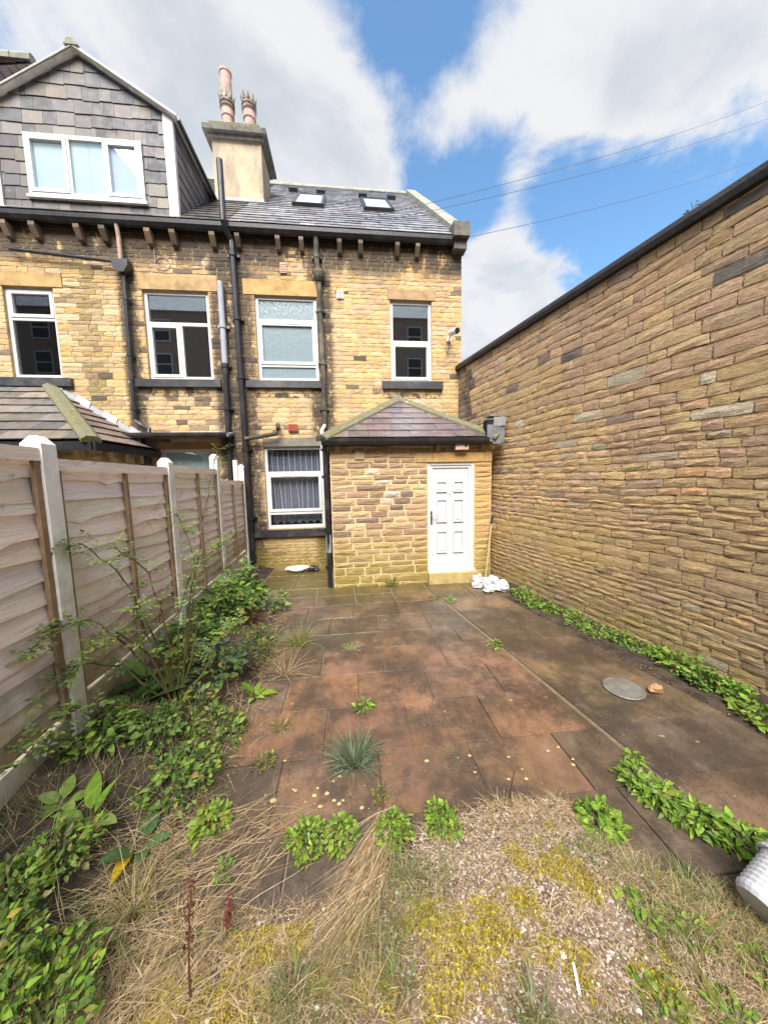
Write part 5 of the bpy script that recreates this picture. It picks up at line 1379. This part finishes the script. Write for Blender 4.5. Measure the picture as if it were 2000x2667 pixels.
# ------------------------------------------------------------------ loose ground cover (uncountable)
def in_mound(x, y): return lerp_tab(MOUND, x)-y
pb = MB()
PBC = [(.50, .41, .34), (.57, .49, .42), (.42, .32, .26), (.30, .23, .19), (.66, .6, .54), (.46, .33, .25), (.38, .34, .31)]
for k in range(30000):
    x, y = rng.uniform(-.55, 1.7), rng.uniform(.55, 1.62)
    q = in_mound(x, y)
    if q < -.02 or rng.random() > .35+.9*smooth((x-.05)/.5): continue
    r = rng.uniform(.002, .0065)*(2.0 if rng.random() < .03 else 1); z = terrain(x, y)+r*.3
    a = rng.uniform(0, 6); s1, s2, s3 = r*rng.uniform(.7, 1.3), r*rng.uniform(.6, 1.1), r*rng.uniform(.5, .9)
    P = [(x+cos(a)*s1, y+sin(a)*s1, z), (x-sin(a)*s2, y+cos(a)*s2, z), (x-cos(a)*s1, y-sin(a)*s1, z), (x+sin(a)*s2, y-cos(a)*s2, z), (x+r*.2, y, z+s3), (x, y, z-s3)]
    pb.add(P, [(0, 1, 4), (1, 2, 4), (2, 3, 4), (3, 0, 4), (1, 0, 5), (2, 1, 5), (3, 2, 5), (0, 3, 5)], vary(rng.choice(PBC), .2))
tag(pb.build('gravel', M['pebble']), 'pale broken gravel scattered over the near mound', 'gravel', kind='stuff')
ms = MB()
MOSSC = [(.38, .30, .02), (.47, .39, .025), (.28, .21, .02), (.56, .48, .035), (.27, .17, .03), (.4, .33, .09)]
MPAT = [(-.41, 1.17, .11), (-.27, 1.19, .08), (.27, 1.08, .09), (.38, 1.0, .12), (.50, 1.04, .10), (.28, .93, .07), (-.70, 1.03, .10), (-.45, .96, .10), (.74, 1.28, .06), (.87, 1.21, .09), (.65, 1.10, .07), (.95, 1.14, .08),
        (1.03, .84, .08), (.05, .95, .06), (-.04, 1.15, .05), (.76, .9, .06), (-.14, 1.02, .05), (.67, .97, .05), (.98, 1.42, .04), (-.55, .85, .12), (.15, .8, .09)]
def moss_at(x, y):
    v = max(1-sqrt((x-a)**2+(y-b)**2)/(r*1.5) for a, b, r in MPAT)
    return v+.55*mnoise.noise(Vector((x*13, y*13, 5)))+.3*mnoise.noise(Vector((x*34, y*34, 2)))
for k in range(150000):
    x, y = rng.uniform(-.85, 1.2), rng.uniform(.6, 1.5)
    if in_mound(x, y) < .03: continue
    v = moss_at(x, y)
    if v < .1 or rng.random() > (v-.05)*2.2: continue
    hgt = .011*min(1, v*1.2); z = terrain(x, y)
    tn = vary(rng.choice(MOSSC), .2)
    if rng.random() < .22:       # little domed cushion
        r = rng.uniform(.002, .0055); P = [(x, y, z+hgt+r*.35)]
        for q in range(7):
            a = q*2*pi/7+x*40; rr = r*rng.uniform(.8, 1.2); P.append((x+cos(a)*rr*.7, y+sin(a)*rr*.7, z+hgt+r*.05))
        for q in range(7):
            a = q*2*pi/7+x*40; rr = r*rng.uniform(1.0, 1.5); P.append((x+cos(a)*rr, y+sin(a)*rr, z-.004))
        ms.add(P, [(0, 1+q, 1+(q+1) % 7) for q in range(7)]+[(1+q, 8+q, 8+(q+1) % 7, 1+(q+1) % 7) for q in range(7)], tn)
    else:
        d = rdir(10, 90); s = Vector((rng.uniform(-1, 1), rng.uniform(-1, 1), .2)).normalized()*.0024; pp = Vector((x, y, z+hgt-.003)); t = rng.uniform(.003, .008)
        ms.add([pp-s, pp+s, pp+d*t], [(0, 1, 2)], tn)
tag(ms.build('moss', M['moss']), 'yellow green moss cushions over the near mound', 'moss', kind='stuff')
dg = MB()
for k in range(30000):       # matted dead grass over the near ground, thickest on the right and left
    x, y = rng.uniform(-1.15, 1.9), rng.uniform(.5, 1.62)
    q = in_mound(x, y)
    if q < -.04: continue
    dn = .8+.85*smooth((x-1.0)/.35)+.5*smooth((-.25-x)/.3)+.55*math.exp(-((x-.02)/.16)**2)+.6*(abs(q) < .10)*(x > .6)
    if rng.random() > dn: continue
    blade(dg, (x, y, terrain(x, y)), rdir(5, 55), rng.uniform(.03, .11), rng.uniform(.0016, .0036), vary(rng.choice(STRAW), .28), rng.uniform(.4, 1.6), 3)
TUS = [(1.30, .98), (1.42, .90), (1.36, .78), (1.52, 1.0), (1.18, .80), (1.22, 1.12), (1.5, .74), (.95, 1.50), (.80, 1.53), (1.1, 1.5), (-.85, 1.05), (-.72, 1.25), (-.3, .9), (.02, .9), (-.9, .9)]
for tx, ty in TUS:
    for k in range(170):
        a = rng.uniform(0, 2*pi); q = .10*sqrt(rng.random())
        x, y = tx+cos(a)*q, ty+sin(a)*q
        blade(dg, (x, y, terrain(x, y)), rdir(5, 75, a, 1.2), rng.uniform(.05, .15)*(.6 if ty > 1.4 else 1), rng.uniform(.0022, .0042), vary(rng.choice(STRAW), .2), rng.uniform(.6, 1.8))
for k in range(420):        # long bent straw lying across the slab edge
    t = rng.random(); x, y = .02+.17*t-.15*rng.random(), 1.12+.42*t
    a = atan2(.8, .55)+pi+rng.gauss(0, .28)
    blade(dg, (x+.06, y+.1, terrain(x, y)+.02), (cos(a), sin(a), rng.uniform(.0, .3)), rng.uniform(.2, .5), rng.uniform(.0025, .0045), vary(rng.choice(STRAW), .18), rng.uniform(.2, .6), 5)
for k in range(900):        # straw from the bed over the left of the slabs
    x, y = rng.uniform(-1.2, -.45), rng.uniform(.95, 1.75)
    a = rng.gauss(.5, .5)+(pi if rng.random() < .5 else 0)
    blade(dg, (x, y, terrain(x, y)+.005), (cos(a), sin(a), rng.uniform(0, .25)), rng.uniform(.12, .4), rng.uniform(.002, .0035), vary(rng.choice(STRAW), .22), rng.uniform(.2, .6), 5)
for k in range(1300):       # wispy dead stems along the bed edge and under the wild rose
    y = rng.uniform(1.5, 4.6); x = lerp_tab(BEDX, y)+rng.gauss(-.12, .16)
    blade(dg, (x, y, terrain(x, y)), rdir(5, 70), rng.uniform(.05, .22), rng.uniform(.002, .004), vary(rng.choice(STRAW), .25), rng.uniform(.5, 1.5))
tag(dg.build('dry_grass', M['straw']), 'matted straw coloured dead grass across the near ground', 'dry grass', kind='stuff')
gg = MB()
for k in range(9000):
    x, y = rng.uniform(-1.0, 1.8), rng.uniform(.5, 1.3)
    if in_mound(x, y) < .02: continue
    c = mnoise.noise(Vector((x*2.4+5, y*2.4, 8)))
    if c < .05 and not (x > 1.25 and rng.random() < .25): continue
    blade(gg, (x, y, terrain(x, y)), rdir(35, 85), rng.uniform(.04, .13), rng.uniform(.002, .0034), vary(rng.choice([(.22, .27, .06), (.3, .31, .09), (.16, .23, .06)]), .2), rng.uniform(.4, 1.0))
for k in range(1500):       # blades and stalks threading the clumps of the bed
    x, y = rng.uniform(-1.75, -.85), rng.uniform(.9, 2.6)
    blade(gg, (x, y, terrain(x, y)), rdir(30, 85), rng.uniform(.08, .26), rng.uniform(.002, .004), vary(rng.choice([(.22, .27, .06), (.45, .36, .2), (.16, .23, .06), (.5, .4, .24)]), .2), rng.uniform(.3, 1.0))
tag(gg.build('grass', M['straw']), 'thin green grass growing through the near moss', 'grass', kind='stuff')
lt = MB()
for k in range(1500):        # dead leaves and bits on the bed, slabs and wall foot
    if k < 900: x, y = rng.uniform(-1.9, -.75), rng.uniform(1.2, 5)
    elif k < 1200: y = rng.uniform(1.5, 4.8); x = 2.8-(y-5)*.2-rng.uniform(.05, .6)
    else: x, y = rng.uniform(-.8, 2.1), rng.uniform(1.5, 5.2)
    leaf(lt, (x, y, terrain(x, y)+.004), rdir(-3, 12), Zu, rng.uniform(.008, .03)*(.6 if k > 1200 else 1), rng.uniform(.006, .016)*(.7 if k > 1200 else 1), vary(rng.choice([(.3, .18, .08), (.4, .27, .1), (.2, .11, .06), (.45, .36, .18), (.26, .1, .05)]), .25), .2, 2)
tag(lt.build('leaf_litter', M['straw']), 'small dead leaves scattered over slabs and soil', 'litter', kind='stuff')
def blot(x, y, r):
    m = MB(); n = 14
    P = [(x, y, .004)]+[(x+cos(2*pi*k/n)*r*rng.uniform(.8, 1.15), y+sin(2*pi*k/n)*r*.8*rng.uniform(.8, 1.15), .003) for k in range(n)]
    m.add(P, [(0, 1+k, 1+(k+1) % n) for k in range(n)], (.55, .4, .16)); return m
ls = MB()
for k in range(38):
    x, y = (rng.gauss(-.25, .22), rng.gauss(1.74, .12)) if k < 26 else (rng.uniform(.4, 1.5), rng.uniform(1.62, 1.95))
    q = blot(x, y, rng.uniform(.004, .014) if k else .02); ls.add(q.v, q.f, (.5, .38, .17))
tag(ls.build('lichen', M['stem']), 'pale orange lichen spots on the slabs before the bright weeds', 'lichen', kind='stuff')
for p, r, h, lb in (((-1.05, 3.55), .2, .28, 'yellow green weed between the lavender clump and the red seed heads'), ((-1.45, 2.85), .22, .34, 'pale leafy weed just behind the wild rose stems'), ((-1.2, 2.45), .22, .26, 'olive weed at the foot of the wild rose'), ((-1.55, 3.9), .25, .36, 'dark weed against the fence below the third panel')):
    bushy('leafy_weed', lb, p, r, h, 230, .055, .034, MID+OLIVE+GREY[:1] if r < .23 else MID+DEEP)
for p, lb in (((1.25, .95), 'trailing green weed in the dry grass below the round leafed clump'), ((1.40, .82), 'broad green weed in the dry grass before the tub'), ((1.12, 1.02), 'small yellow green weed at the right of the moss'), ((.98, .80), 'yellow weed at the near end of the gravel'), ((1.18, .74), 'low green weed beside the near straw')):
    bushy('ground_weed', lb, p, .09, .045, 90, .030, .02, BRIGHT+OLIVE[:2]+MID[3:])
for p, lb in (((-.25, 1.0), 'thin green grass tuft among the near straw'), ((.12, .95), 'pale green grass tuft beside the moss'), ((1.46, 1.12), 'blue green grass tuft beside the dandelions'), ((.55, .82), 'short green grass tuft on the near gravel'), ((.2, 1.32), 'upright grass tuft at the gravel edge')):
    tuft('grass_tuft', lb, p, 90, .13, .05, [(.22, .28, .08), (.3, .33, .12), (.26, .3, .16)], .5, .004, lo=40)
